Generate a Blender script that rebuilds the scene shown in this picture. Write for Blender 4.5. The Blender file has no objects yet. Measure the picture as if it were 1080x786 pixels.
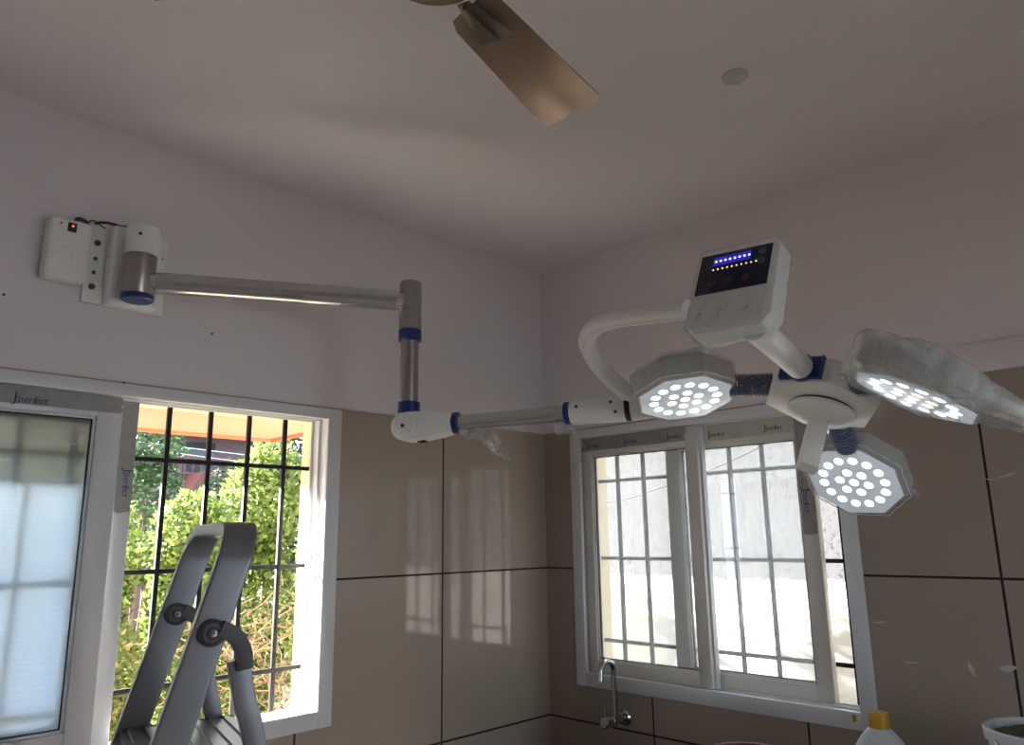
import bpy, bmesh, math, random
from mathutils import Vector, Matrix, noise
V = Vector
PI = math.pi
sc = bpy.context.scene
COL = sc.collection

# ------------------------------------------------------------------ camera frame (used to place far things at real distances)
CAM = V((-2.51690, -2.30430, 1.63326))
CR = V((0.70711, -0.70697, -0.01357)).normalized()
CU = V((-0.14149, -0.16027, 0.97688)).normalized()
CF = CR.cross(CU) * -1
FPX = 794.6

def seen(u, v, d):
    """world point that lies d metres in front of the camera along the pixel's ray"""
    return CAM + d * ((u - 540) / FPX * CR - (v - 393) / FPX * CU + CF)

# ------------------------------------------------------------------ materials
def nmat(name):
    m = bpy.data.materials.new(name)
    m.use_nodes = True
    nt = m.node_tree
    return m, nt, nt.nodes['Principled BSDF'], nt.nodes['Material Output']

def mat(name, col, rough=0.5, metal=0.0, var=0.06, scale=12.0, bump=0.0, spec=0.5, coat=0.0, emit=None, estr=0.0, rvar=0.0):
    m, nt, b, out = nmat(name)
    L = nt.links
    tc = nt.nodes.new('ShaderNodeTexCoord')
    nz = nt.nodes.new('ShaderNodeTexNoise')
    nz.inputs['Scale'].default_value = scale
    nz.inputs['Detail'].default_value = 4
    L.new(tc.outputs['Object'], nz.inputs['Vector'])
    mx = nt.nodes.new('ShaderNodeMix'); mx.data_type = 'RGBA'
    c = V(col)
    mx.inputs['A'].default_value = (*(c * (1 - var)), 1)
    mx.inputs['B'].default_value = (*[min(1, x * (1 + var)) for x in c], 1)
    L.new(nz.outputs['Fac'], mx.inputs['Factor'])
    L.new(mx.outputs['Result'], b.inputs['Base Color'])
    b.inputs['Roughness'].default_value = rough
    b.inputs['Metallic'].default_value = metal
    b.inputs['Specular IOR Level'].default_value = spec
    b.inputs['Coat Weight'].default_value = coat
    b.inputs['Coat Roughness'].default_value = 0.05
    if rvar:
        mr = nt.nodes.new('ShaderNodeMapRange')
        mr.inputs['To Min'].default_value = max(0, rough - rvar); mr.inputs['To Max'].default_value = rough + rvar
        L.new(nz.outputs['Fac'], mr.inputs['Value']); L.new(mr.outputs['Result'], b.inputs['Roughness'])
    if bump:
        bp = nt.nodes.new('ShaderNodeBump'); bp.inputs['Strength'].default_value = bump; bp.inputs['Distance'].default_value = 0.004
        L.new(nz.outputs['Fac'], bp.inputs['Height']); L.new(bp.outputs['Normal'], b.inputs['Normal'])
    if emit:
        b.inputs['Emission Color'].default_value = (*emit, 1)
        b.inputs['Emission Strength'].default_value = estr
    return m

def math_node(nt, op, a, b=None, c=None):
    n = nt.nodes.new('ShaderNodeMath'); n.operation = op
    for i, x in enumerate((a, b, c)):
        if x is None: continue
        if isinstance(x, (int, float)): n.inputs[i].default_value = x
        else: nt.links.new(x, n.inputs[i])
    return n.outputs[0]

def tile_mat(name, axis, off, step, tone=(0.34, 0.278, 0.228)):
    m, nt, b, out = nmat(name); L = nt.links
    tc = nt.nodes.new('ShaderNodeTexCoord'); sp = nt.nodes.new('ShaderNodeSeparateXYZ')
    L.new(tc.outputs['Object'], sp.inputs[0])
    def joint(o, off, step, hw):
        f = math_node(nt, 'FRACT', math_node(nt, 'DIVIDE', math_node(nt, 'SUBTRACT', o, off), step))
        d = math_node(nt, 'MINIMUM', f, math_node(nt, 'SUBTRACT', 1.0, f))
        return math_node(nt, 'LESS_THAN', d, hw / step)
    j = math_node(nt, 'MAXIMUM', joint(sp.outputs[axis], off, step, 0.0036), joint(sp.outputs['Z'], 1.5, 0.6, 0.0036))
    nz = nt.nodes.new('ShaderNodeTexNoise'); nz.inputs['Scale'].default_value = 3.0; nz.inputs['Detail'].default_value = 6
    L.new(tc.outputs['Object'], nz.inputs['Vector'])
    cr = nt.nodes.new('ShaderNodeMix'); cr.data_type = 'RGBA'
    t = V(tone)
    cr.inputs['A'].default_value = (*(t * 0.93), 1); cr.inputs['B'].default_value = (*(t * 1.07), 1)
    L.new(nz.outputs['Fac'], cr.inputs['Factor'])
    mx = nt.nodes.new('ShaderNodeMix'); mx.data_type = 'RGBA'
    L.new(j, mx.inputs['Factor']); L.new(cr.outputs['Result'], mx.inputs['A']); mx.inputs['B'].default_value = (0.012, 0.009, 0.008, 1)
    L.new(mx.outputs['Result'], b.inputs['Base Color'])
    L.new(math_node(nt, 'MULTIPLY_ADD', j, 0.8, 0.06), b.inputs['Roughness'])
    b.inputs['Specular IOR Level'].default_value = 0.55
    bp = nt.nodes.new('ShaderNodeBump'); bp.inputs['Strength'].default_value = 0.5; bp.inputs['Distance'].default_value = 0.003; bp.invert = True
    L.new(j, bp.inputs['Height']); L.new(bp.outputs['Normal'], b.inputs['Normal'])
    return m

def film_mat(name, opacity=0.3, col=(0.85, 0.87, 0.86), scale=28.0, rough=0.18, crease=0.22):
    """clear crinkled packing film"""
    m, nt, b, out = nmat(name); L = nt.links
    b.inputs['Base Color'].default_value = (*col, 1); b.inputs['Roughness'].default_value = rough
    tr = nt.nodes.new('ShaderNodeBsdfTransparent'); tr.inputs['Color'].default_value = (0.95, 0.96, 0.96, 1)
    tc = nt.nodes.new('ShaderNodeTexCoord'); nz = nt.nodes.new('ShaderNodeTexNoise')
    nz.inputs['Scale'].default_value = scale; nz.inputs['Detail'].default_value = 3; nz.inputs['Distortion'].default_value = 1.4
    L.new(tc.outputs['Object'], nz.inputs['Vector'])
    mr = nt.nodes.new('ShaderNodeMapRange')
    mr.inputs['From Min'].default_value = 0.35; mr.inputs['From Max'].default_value = 0.75
    mr.inputs['To Min'].default_value = opacity * 0.7; mr.inputs['To Max'].default_value = min(1, opacity * 1.5)
    L.new(nz.outputs['Fac'], mr.inputs['Value'])
    bp = nt.nodes.new('ShaderNodeBump'); bp.inputs['Strength'].default_value = 0.35; bp.inputs['Distance'].default_value = 0.004
    L.new(nz.outputs['Fac'], bp.inputs['Height']); L.new(bp.outputs['Normal'], b.inputs['Normal'])
    ms = nt.nodes.new('ShaderNodeMixShader')
    # thin crease lines on the folds, their highlights put into the opacity
    n2 = nt.nodes.new('ShaderNodeTexNoise'); n2.inputs['Scale'].default_value = scale * 0.9; n2.inputs['Detail'].default_value = 1.5; n2.inputs['Distortion'].default_value = 2.2
    L.new(tc.outputs['Object'], n2.inputs['Vector'])
    dist = math_node(nt, 'ABSOLUTE', math_node(nt, 'SUBTRACT', n2.outputs['Fac'], 0.5))
    cre = nt.nodes.new('ShaderNodeMapRange'); cre.inputs['From Min'].default_value = 0.0; cre.inputs['From Max'].default_value = 0.022
    cre.inputs['To Min'].default_value = crease; cre.inputs['To Max'].default_value = 0.0
    L.new(dist, cre.inputs['Value'])
    L.new(math_node(nt, 'MINIMUM', math_node(nt, 'ADD', mr.outputs['Result'], cre.outputs['Result']), 1.0), ms.inputs[0])
    L.new(tr.outputs[0], ms.inputs[1]); L.new(b.outputs[0], ms.inputs[2])
    L.new(ms.outputs[0], out.inputs['Surface'])
    return m

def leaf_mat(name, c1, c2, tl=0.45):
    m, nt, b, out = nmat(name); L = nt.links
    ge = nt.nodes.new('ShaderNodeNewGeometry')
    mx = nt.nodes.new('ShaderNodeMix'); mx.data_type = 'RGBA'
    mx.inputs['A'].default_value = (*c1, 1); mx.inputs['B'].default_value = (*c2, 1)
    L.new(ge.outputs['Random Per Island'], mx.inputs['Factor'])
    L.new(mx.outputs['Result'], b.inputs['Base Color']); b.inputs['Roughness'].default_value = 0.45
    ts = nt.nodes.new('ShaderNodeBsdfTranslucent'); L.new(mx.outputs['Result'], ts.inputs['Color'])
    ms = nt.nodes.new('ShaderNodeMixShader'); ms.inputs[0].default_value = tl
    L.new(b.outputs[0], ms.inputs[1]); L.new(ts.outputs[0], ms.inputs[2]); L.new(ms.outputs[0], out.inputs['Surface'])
    return m

M = {}
M['paint'] = mat('wall_paint', (0.70, 0.662, 0.675), 0.75, var=0.03, scale=2.5, bump=0.03)
M['ceil'] = mat('ceiling_paint', (0.76, 0.722, 0.738), 0.8, var=0.03, scale=2.0, bump=0.03)
M['tileL_lit'] = tile_mat('glossy_beige_tile_left_lit', 'X', -0.5924, 0.6017, (0.42, 0.345, 0.28))  # same tile as the right wall, lightened to stand in for window light
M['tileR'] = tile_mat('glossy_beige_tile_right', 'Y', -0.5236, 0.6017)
M['cream'] = mat('cream_outer_plaster', (0.80, 0.66, 0.42), 0.8, var=0.05, scale=6)
M['floor'] = mat('floor_tile', (0.74, 0.72, 0.69), 0.25, var=0.05, scale=4)
M['upvc'] = mat('white_upvc', (0.66, 0.67, 0.68), 0.32, var=0.02)
M['upvc_in'] = mat('ivory_upvc_sash', (0.64, 0.62, 0.57), 0.35, var=0.03)
M['film_grey'] = mat('grey_protective_tape', (0.30, 0.29, 0.28), 0.45, var=0.22, scale=30)
M['film_pale'] = mat('pale_protective_tape', (0.50, 0.47, 0.41), 0.45, var=0.18, scale=40)
M['ink_blue'] = mat('blue_print', (0.03, 0.07, 0.22), 0.6)
M['ink_dark'] = mat('dark_print', (0.03, 0.03, 0.035), 0.6)
M['iron'] = mat('black_painted_iron', (0.010, 0.010, 0.010), 0.6, var=0.2, scale=40, spec=0.25)
M['seal'] = mat('black_rubber_seal', (0.03, 0.028, 0.026), 0.7)
M['white_enamel'] = mat('white_enamel', (0.78, 0.79, 0.76), 0.30, var=0.02)
M['lamp_body'] = mat('lamp_housing_grey', (0.46, 0.465, 0.44), 0.35, var=0.03)
M['chrome'] = mat('chrome_tube', (0.62, 0.60, 0.57), 0.16, 1.0, var=0.05, scale=30, rvar=0.08)
M['steel'] = mat('brushed_steel', (0.40, 0.37, 0.34), 0.34, 1.0, var=0.12, scale=50, rvar=0.1)
M['blue'] = mat('blue_plastic', (0.008, 0.028, 0.15), 0.3, var=0.08, scale=40)
M['black'] = mat('black_plastic', (0.012, 0.012, 0.013), 0.4)
M['bolt'] = mat('dull_bolt', (0.12, 0.10, 0.085), 0.45, 0.8, var=0.2, scale=90)
M['lens'] = mat('frosted_lamp_face', (0.60, 0.64, 0.67), 0.22, var=0.03, emit=(0.80, 0.90, 1.0), estr=0.11)
M['led'] = mat('cool_white_led', (0.9, 0.95, 1.0), 0.4, emit=(0.90, 0.97, 1.0), estr=1.5)
M['led_warm'] = mat('warm_white_led', (1.0, 0.92, 0.82), 0.4, emit=(1.0, 0.88, 0.74), estr=1.05)
M['wrap'] = film_mat('crinkled_clear_film', 0.13, scale=18, crease=0.10)
M['seam'] = mat('film_edge_highlight', (0.86, 0.87, 0.86), 0.15)  # pale film edge colour, stands in for a highlight line
M['wrap_mid'] = film_mat('crumpled_film', 0.17, col=(0.80, 0.81, 0.79), scale=14, rough=0.12, crease=0.12)
M['wrap_thick'] = film_mat('cloudy_film', 0.34, col=(0.70, 0.71, 0.69), scale=11, crease=0.12)
M['bag'] = film_mat('loose_bag_film', 0.46, col=(0.70, 0.71, 0.69), scale=9, crease=0.12)
M['wrap_blue'] = film_mat('film_over_blue', 0.08, scale=50, crease=0.4)
M['panel'] = mat('navy_membrane_panel', (0.010, 0.016, 0.045), 0.25, var=0.2, scale=60)
M['led_blue'] = mat('blue_indicator', (0.2, 0.2, 1.0), 0.4, emit=(0.34, 0.34, 1.0), estr=1.5)
M['led_blue_bar'] = mat('blue_backlit_bar', (0.01, 0.01, 0.3), 0.4, emit=(0.02, 0.02, 0.36), estr=0.28)
M['led_amber'] = mat('amber_indicator', (1.0, 0.7, 0.4), 0.4, emit=(1.0, 0.66, 0.36), estr=0.6)
M['key'] = mat('grey_membrane_key', (0.07, 0.07, 0.075), 0.4)
M['key_red'] = mat('red_membrane_key', (0.06, 0.010, 0.012), 0.4)
M['red_glow'] = mat('red_switch_lamp', (0.8, 0.05, 0.03), 0.4, emit=(1.0, 0.10, 0.06), estr=0.9)
M['alu'] = mat('anodised_aluminium', (0.19, 0.19, 0.20), 0.32, 0.30, var=0.06, scale=20)
M['grey_plastic'] = mat('grey_hinge_plastic', (0.075, 0.070, 0.075), 0.5, var=0.1)
M['fan'] = mat('bronze_fan_paint', (0.36, 0.245, 0.165), 0.22, 0.55, var=0.04, scale=5)
M['fan_dark'] = mat('dark_fan_bracket', (0.16, 0.12, 0.09), 0.35, 0.6)
M['cap_grey'] = mat('grey_ceiling_cap', (0.56, 0.545, 0.52), 0.6)
M['tap'] = mat('tap_chrome', (0.55, 0.55, 0.55), 0.10, 1.0)
M['yellow'] = mat('yellow_cap', (0.50, 0.26, 0.010), 0.45, var=0.06, scale=60)
M['bottle'] = mat('milky_plastic', (0.50, 0.52, 0.54), 0.35)
M['bucket'] = mat('white_bucket', (0.60, 0.62, 0.63), 0.4)
M['cement'] = mat('wet_cement', (0.10, 0.092, 0.075), 0.9, var=0.25, scale=30, bump=0.6)
M['red'] = mat('dark_red_plastic', (0.14, 0.012, 0.010), 0.4)
M['stone'] = mat('granite_counter', (0.06, 0.055, 0.05), 0.25, var=0.4, scale=120)
M['soil'] = mat('soil', (0.22, 0.15, 0.09), 0.95, var=0.3, scale=5, bump=0.5)
M['concrete'] = mat('bounce_concrete', (0.55, 0.53, 0.50), 0.9, var=0.12, scale=8, bump=0.3)
M['soffit'] = mat('peach_soffit', (0.245, 0.160, 0.122), 0.8, var=0.03, scale=3)
M['fascia'] = mat('terracotta_edge', (0.34, 0.08, 0.045), 0.7, var=0.1)
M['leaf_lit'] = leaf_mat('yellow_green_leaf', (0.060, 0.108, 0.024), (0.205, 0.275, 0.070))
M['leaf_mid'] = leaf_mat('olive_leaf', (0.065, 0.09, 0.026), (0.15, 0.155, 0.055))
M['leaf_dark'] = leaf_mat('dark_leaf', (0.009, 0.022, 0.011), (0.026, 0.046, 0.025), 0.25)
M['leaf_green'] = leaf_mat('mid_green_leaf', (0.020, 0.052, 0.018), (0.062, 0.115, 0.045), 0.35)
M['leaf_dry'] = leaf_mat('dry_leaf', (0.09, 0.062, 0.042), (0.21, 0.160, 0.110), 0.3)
M['twig'] = mat('dry_twig', (0.19, 0.14, 0.10), 0.9, var=0.3, scale=20)
M['bark'] = mat('bark', (0.13, 0.09, 0.06), 0.9, var=0.3, scale=30, bump=0.5)
M['house'] = mat('pink_house_wall', (0.17, 0.120, 0.130), 0.8)
M['house_dark'] = mat('maroon_paint', (0.10, 0.050, 0.060), 0.7)
M['house_pane'] = mat('dark_house_pane', (0.05, 0.06, 0.07), 0.2)
M['roof'] = mat('red_roof', (0.13, 0.04, 0.035), 0.7)
M['wire'] = mat('grey_cable', (0.008, 0.008, 0.009), 0.6)
M['wire_pale'] = mat('pale_cable', (0.40, 0.52, 0.52), 0.5)
M['smear'] = mat('dried_grout_smear', (0.46, 0.41, 0.36), 0.7)

def frosted():
    m, nt, b, out = nmat('frosted_glass'); L = nt.links
    b.inputs['Base Color'].default_value = (0.68, 0.69, 0.58, 1)
    b.inputs['Transmission Weight'].default_value = 1.0; b.inputs['Roughness'].default_value = 0.42; b.inputs['IOR'].default_value = 1.35
    tc = nt.nodes.new('ShaderNodeTexCoord'); mp = nt.nodes.new('ShaderNodeMapping'); mp.inputs['Scale'].default_value = (14, 14, 60)
    nz = nt.nodes.new('ShaderNodeTexNoise'); nz.inputs['Scale'].default_value = 2.0; nz.inputs['Detail'].default_value = 3
    L.new(tc.outputs['Object'], mp.inputs[0]); L.new(mp.outputs[0], nz.inputs['Vector'])
    bp = nt.nodes.new('ShaderNodeBump'); bp.inputs['Strength'].default_value = 0.35; bp.inputs['Distance'].default_value = 0.003
    L.new(nz.outputs['Fac'], bp.inputs['Height']); L.new(bp.outputs['Normal'], b.inputs['Normal'])
    ts = nt.nodes.new('ShaderNodeBsdfTranslucent'); ts.inputs['Color'].default_value = (0.105, 0.155, 0.285, 1)
    L.new(bp.outputs['Normal'], ts.inputs['Normal'])
    ms = nt.nodes.new('ShaderNodeMixShader'); ms.inputs[0].default_value = FROST
    L.new(b.outputs[0], ms.inputs[1]); L.new(ts.outputs[0], ms.inputs[2]); L.new(ms.outputs[0], out.inputs['Surface'])
    return m
FROST = 0.36
M['frost'] = frosted()

def hazy():  # clear glass with a thin, uneven milky layer mixed in
    m, nt, b, out = nmat('hazy_clear_glass'); L = nt.links
    tr = nt.nodes.new('ShaderNodeBsdfTransparent'); tr.inputs['Color'].default_value = (0.96, 0.97, 0.97, 1)
    ts = nt.nodes.new('ShaderNodeBsdfTranslucent'); ts.inputs['Color'].default_value = (0.85, 0.86, 0.88, 1)
    gl = nt.nodes.new('ShaderNodeBsdfGlossy'); gl.inputs['Roughness'].default_value = 0.02
    tc = nt.nodes.new('ShaderNodeTexCoord'); nz = nt.nodes.new('ShaderNodeTexNoise'); nz.inputs['Scale'].default_value = 40; nz.inputs['Detail'].default_value = 6
    L.new(tc.outputs['Object'], nz.inputs['Vector'])
    mr = nt.nodes.new('ShaderNodeMapRange'); mr.inputs['To Min'].default_value = 0.09; mr.inputs['To Max'].default_value = 0.15
    L.new(nz.outputs['Fac'], mr.inputs['Value'])
    m1 = nt.nodes.new('ShaderNodeMixShader'); L.new(mr.outputs['Result'], m1.inputs[0]); L.new(tr.outputs[0], m1.inputs[1]); L.new(ts.outputs[0], m1.inputs[2])
    m2 = nt.nodes.new('ShaderNodeMixShader'); m2.inputs[0].default_value = 0.03
    L.new(m1.outputs[0], m2.inputs[1]); L.new(gl.outputs[0], m2.inputs[2]); L.new(m2.outputs[0], out.inputs['Surface'])
    return m
M['clear'] = hazy()

def boundary_mat():
    """bare cement render above, rough-edged whitewash below"""
    m, nt, b, out = nmat('cement_and_whitewash'); L = nt.links
    tc = nt.nodes.new('ShaderNodeTexCoord'); sp = nt.nodes.new('ShaderNodeSeparateXYZ'); L.new(tc.outputs['Object'], sp.inputs[0])
    n1 = nt.nodes.new('ShaderNodeTexNoise'); n1.inputs['Scale'].default_value = 9; n1.inputs['Detail'].default_value = 8; n1.inputs['Roughness'].default_value = 0.75
    n2 = nt.nodes.new('ShaderNodeTexNoise'); n2.inputs['Scale'].default_value = 30; n2.inputs['Detail'].default_value = 6; n2.inputs['Roughness'].default_value = 0.8
    for n in (n1, n2): L.new(tc.outputs['Object'], n.inputs['Vector'])
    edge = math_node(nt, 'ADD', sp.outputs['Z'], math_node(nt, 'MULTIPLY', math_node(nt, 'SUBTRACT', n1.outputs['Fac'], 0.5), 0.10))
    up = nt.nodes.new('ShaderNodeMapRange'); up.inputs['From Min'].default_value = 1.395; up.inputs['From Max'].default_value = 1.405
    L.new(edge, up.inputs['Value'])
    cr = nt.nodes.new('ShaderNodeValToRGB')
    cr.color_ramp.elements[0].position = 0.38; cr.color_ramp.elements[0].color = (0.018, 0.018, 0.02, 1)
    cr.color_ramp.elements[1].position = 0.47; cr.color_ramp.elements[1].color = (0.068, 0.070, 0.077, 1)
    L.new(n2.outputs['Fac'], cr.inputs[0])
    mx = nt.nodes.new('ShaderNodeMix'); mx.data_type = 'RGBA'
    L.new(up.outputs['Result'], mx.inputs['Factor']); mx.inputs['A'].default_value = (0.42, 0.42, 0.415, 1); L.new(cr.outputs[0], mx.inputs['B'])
    L.new(mx.outputs['Result'], b.inputs['Base Color']); b.inputs['Roughness'].default_value = 0.95
    bp = nt.nodes.new('ShaderNodeBump'); bp.inputs['Strength'].default_value = 0.6; bp.inputs['Distance'].default_value = 0.006
    L.new(math_node(nt, 'MULTIPLY', n2.outputs['Fac'], up.outputs['Result']), bp.inputs['Height']); L.new(bp.outputs['Normal'], b.inputs['Normal'])
    return m
M['boundary'] = boundary_mat()

# ------------------------------------------------------------------ object helpers
def wloc(o):
    p = V((0, 0, 0))
    while o is not None:
        p += o.location; o = o.parent
    return p

def obj(name, bm, m, parent=None, base=None, smooth=35, kind=None, label=None):
    """link a bmesh (built in world coordinates) as ONE mesh object"""
    org = wloc(parent) if parent else V(base or (0, 0, 0))
    bmesh.ops.recalc_face_normals(bm, faces=bm.faces[:])
    bmesh.ops.translate(bm, verts=bm.verts[:], vec=-org)
    me = bpy.data.meshes.new(name); bm.to_mesh(me); bm.free()
    for x in (m if isinstance(m, (list, tuple)) else [m]): me.materials.append(x)
    if smooth:
        me.polygons.foreach_set('use_smooth', [True] * len(me.polygons))
        me.set_sharp_from_angle(angle=math.radians(smooth))
    o = bpy.data.objects.new(name, me); COL.objects.link(o)
    if parent: o.parent = parent
    else: o.location = org
    if kind: o['kind'] = kind
    if label: o['label'] = label
    return o

def root(name, loc, label=None, cat=None, group=None, kind=None):
    o = bpy.data.objects.new(name, None); COL.objects.link(o); o.location = loc; o.empty_display_size = 0.05
    tag(o, label, cat, group, kind)
    return o

def tag(o, label=None, cat=None, group=None, kind=None):
    for k, x in (('label', label), ('category', cat), ('group', group), ('kind', kind)):
        if x: o[k] = x
    return o

def box(bm, lo, hi, bev=0.0, mapf=None, seg=2, axes=None, c=None):
    """axis-aligned box lo..hi (mapped by mapf, or placed in the frame axes about c)"""
    lo, hi = V(lo), V(hi)
    r = bmesh.ops.create_cube(bm, size=1.0)
    vs = r['verts']
    for v in vs:
        p = V([lo[i] + (v.co[i] + 0.5) * (hi[i] - lo[i]) for i in range(3)])
        if axes: p = c + axes[0] * p.x + axes[1] * p.y + axes[2] * p.z
        v.co = mapf(p) if mapf else p
    if bev:
        es = list({e for v in vs for e in v.link_edges})
        bmesh.ops.bevel(bm, geom=es, offset=bev, segments=seg, profile=0.5, affect='EDGES', clamp_overlap=True)
    return bm

def basis(n):
    n = n.normalized()
    a = n.cross(V((0, 0, 1)))
    if a.length < 1e-3: a = n.cross(V((1, 0, 0)))
    a.normalize()
    return a, n.cross(a).normalized()

def tube(bm, pts, rad, seg=20, cap=True, flat=None, ref=None):
    """sweep a circle (or an ellipse / rounded strip: flat=(half width, half thickness)) along pts"""
    pts = [V(p) for p in pts]; n = len(pts)
    if not isinstance(rad, (list, tuple)): rad = [rad] * n
    T = []
    for i in range(n):
        d = pts[min(i + 1, n - 1)] - pts[max(i - 1, 0)]; T.append(d.normalized())
    a, b = basis(T[0])
    if ref is not None:
        a = (ref - ref.dot(T[0]) * T[0]).normalized(); b = T[0].cross(a)
    rings = []
    for i in range(n):
        if i:
            q = T[i - 1].rotation_difference(T[i]); a = q @ a; b = q @ b
            if ref is not None and abs(ref.dot(T[i])) < 0.7:
                a = (ref - ref.dot(T[i]) * T[i]).normalized(); b = T[i].cross(a)
        ring = []
        for k in range(seg):
            t = 2 * PI * k / seg
            if flat:
                c, s = math.cos(t), math.sin(t); e = 0.16
                x = flat[0] * math.copysign(abs(c) ** e, c); y = flat[1] * math.copysign(abs(s) ** e, s)
            else: x, y = rad[i] * math.cos(t), rad[i] * math.sin(t)
            ring.append(bm.verts.new(pts[i] + a * x + b * y))
        rings.append(ring)
    for r0, r1 in zip(rings, rings[1:]):
        for k in range(seg): bm.faces.new((r0[k], r0[(k + 1) % seg], r1[(k + 1) % seg], r1[k]))
    if cap:
        bm.faces.new(rings[0][::-1]); bm.faces.new(rings[-1])
    return bm

def lathe(bm, prof, c, axis=V((0, 0, 1)), seg=32, a0=None):
    """profile [(radius, height)] spun about axis through c"""
    c = V(c); axis = V(axis).normalized(); a, b = basis(axis)
    if a0 is not None: a = (a0 - a0.dot(axis) * axis).normalized(); b = axis.cross(a)
    rings = []
    for r, h in prof:
        if r < 1e-6: rings.append([bm.verts.new(c + axis * h)])
        else: rings.append([bm.verts.new(c + axis * h + (a * math.cos(2 * PI * k / seg) + b * math.sin(2 * PI * k / seg)) * r) for k in range(seg)])
    for r0, r1 in zip(rings, rings[1:]):
        for k in range(seg):
            q = [r0[k % len(r0)], r0[(k + 1) % len(r0)], r1[(k + 1) % len(r1)], r1[k % len(r1)]]
            u = []
            [u.append(x) for x in q if x not in u]
            if len(u) > 2: bm.faces.new(u)
    for r in (rings[0], rings[-1]):
        if len(r) > 2: bm.faces.new(r)
    return bm

def prism(bm, poly, c, ex, ey, ez, z0, z1, bev=0.0):
    lo = [bm.verts.new(c + ex * x + ey * y + ez * z0) for x, y in poly]
    hi = [bm.verts.new(c + ex * x + ey * y + ez * z1) for x, y in poly]
    f = [bm.faces.new(lo[::-1]), bm.faces.new(hi)]
    n = len(poly)
    for k in range(n): f.append(bm.faces.new((lo[k], lo[(k + 1) % n], hi[(k + 1) % n], hi[k])))
    if bev:
        es = list({e for x in f for e in x.edges})
        bmesh.ops.bevel(bm, geom=es, offset=bev, segments=2, profile=0.5, affect='EDGES', clamp_overlap=True)
    return bm

def B(): return bmesh.new()

def arc_pts(pts, r, n=7):
    """round the corners of a polyline"""
    pts = [V(p) for p in pts]; out = [pts[0]]
    for i in range(1, len(pts) - 1):
        p, a, b = pts[i], pts[i - 1], pts[i + 1]
        da, db = (a - p).normalized(), (b - p).normalized()
        k = min(r, (a - p).length * 0.49, (b - p).length * 0.49)
        for j in range(n + 1):
            t = j / n
            out.append((1 - t) ** 2 * (p + da * k) + 2 * t * (1 - t) * p + t * t * (p + db * k))
    out.append(pts[-1])
    return out

def text(name, s, size, p, ex, ey, m, parent, shear=0.25):
    cu = bpy.data.curves.new(name, 'FONT'); cu.body = s; cu.size = size; cu.align_x = 'CENTER'; cu.align_y = 'CENTER'; cu.shear = shear
    cu.extrude = 0.0003; cu.materials.append(m)
    o = bpy.data.objects.new(name, cu); COL.objects.link(o)
    ez = ex.cross(ey)
    R = Matrix((ex, ey, ez)).transposed().to_4x4()
    o.parent = parent
    o.matrix_local = Matrix.Translation(V(p) - wloc(parent)) @ R
    return o

# ================================================================== THE ROOM
ZC = 2.863
TT = 2.088                       # top of the tiling
X0, Y0 = -4.3, -3.9              # the two walls behind the camera
FA = (-2.565, -1.065, 1.037, 2.083)   # window_1 along x
FB = (0.156, 1.350, 1.037, 2.083)     # window_2 along -y
mapA = lambda p: V((p.x, p.y, p.z))
mapB = lambda p: V((p.y, -p.x, p.z))

def wall_slab(s0, s1, z0, z1, q0, q1, hole, mapf, bm=None):
    """slab s0..s1 x z0..z1 with a rectangular hole, thickness q0..q1 (four boxes, one mesh)"""
    bm = bm or B(); a, b, c, d = hole
    if a > s0: box(bm, (s0, q0, z0), (a, q1, z1), mapf=mapf)
    if s1 > b: box(bm, (b, q0, z0), (s1, q1, z1), mapf=mapf)
    if c > z0: box(bm, (a, q0, z0), (b, q1, min(c, z1)), mapf=mapf)
    if d < z1: box(bm, (a, q0, max(d, z0)), (b, q1, z1), mapf=mapf)
    return bm

# left wall (y = 0) and right wall (x = 0): plaster set back 10 mm behind the tiling, cream plaster outside
wl = obj('wall_left', wall_slab(X0, 0.2, 0, ZC, 0.010, 0.12, FA, mapA), M['paint'], kind='structure', smooth=0)
obj('wall_tiling', wall_slab(X0, 0.0, 0, TT, 0.0, 0.010, FA, mapA), M['tileL_lit'], wl, smooth=0, label='glossy beige wall tiles with dark joints')
hA = (FA[0] + .035, FA[1] - .035, FA[2] + .03, FA[3] - .03)
obj('outer_plaster', wall_slab(X0 - .2, 0.2, -0.5, 3.05, 0.12, 0.2, hA, mapA), M['cream'], wl, smooth=0, label='cream outside plaster')
wr = obj('wall_right', wall_slab(-0.01, -Y0, 0, ZC, 0.010, 0.12, FB, mapB), M['paint'], kind='structure', smooth=0)
obj('wall_tiling', wall_slab(0.0, -Y0, 0, TT, 0.0, 0.010, FB, mapB), M['tileR'], wr, smooth=0, label='glossy beige wall tiles with dark joints')
hB = (FB[0] + .035, FB[1] - .035, FB[2] + .03, FB[3] - .03)
obj('outer_plaster', wall_slab(-0.12, -Y0 + .2, -0.5, 3.05, 0.12, 0.2, hB, mapB), M['cream'], wr, smooth=0, label='cream outside plaster')
# dried grout smears left on the right-hand tiles
sm = B()
for (y, z, w, h, a) in ((-1.385, 1.362, .05, .008, .1), (-1.78, 1.786, .06, .007, .25), (-1.735, 1.777, .03, .004, -.1), (-1.463, 1.252, .05, .006, .0), (-1.62, 1.25, .014, .05, .3), (-1.71, 1.262, .05, .022, .2)):
    ex = V((0, -math.cos(a), math.sin(a))); ez = V((-1, 0, 0)); ey = ez.cross(ex)
    pts = [(w * .5 * math.cos(t) * random.Random(int(t * 9) + int(y * 1000)).uniform(.7, 1), h * .5 * math.sin(t) * random.Random(int(t * 7)).uniform(.5, 1.2)) for t in [2 * PI * k / 9 for k in range(9)]]
    prism(sm, pts, V((-0.0002, y, z)), ex, ey, ez, 0, 0.0012)
obj('grout_smear', sm, M['smear'], wr, label='pale dried grout smears')
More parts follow.
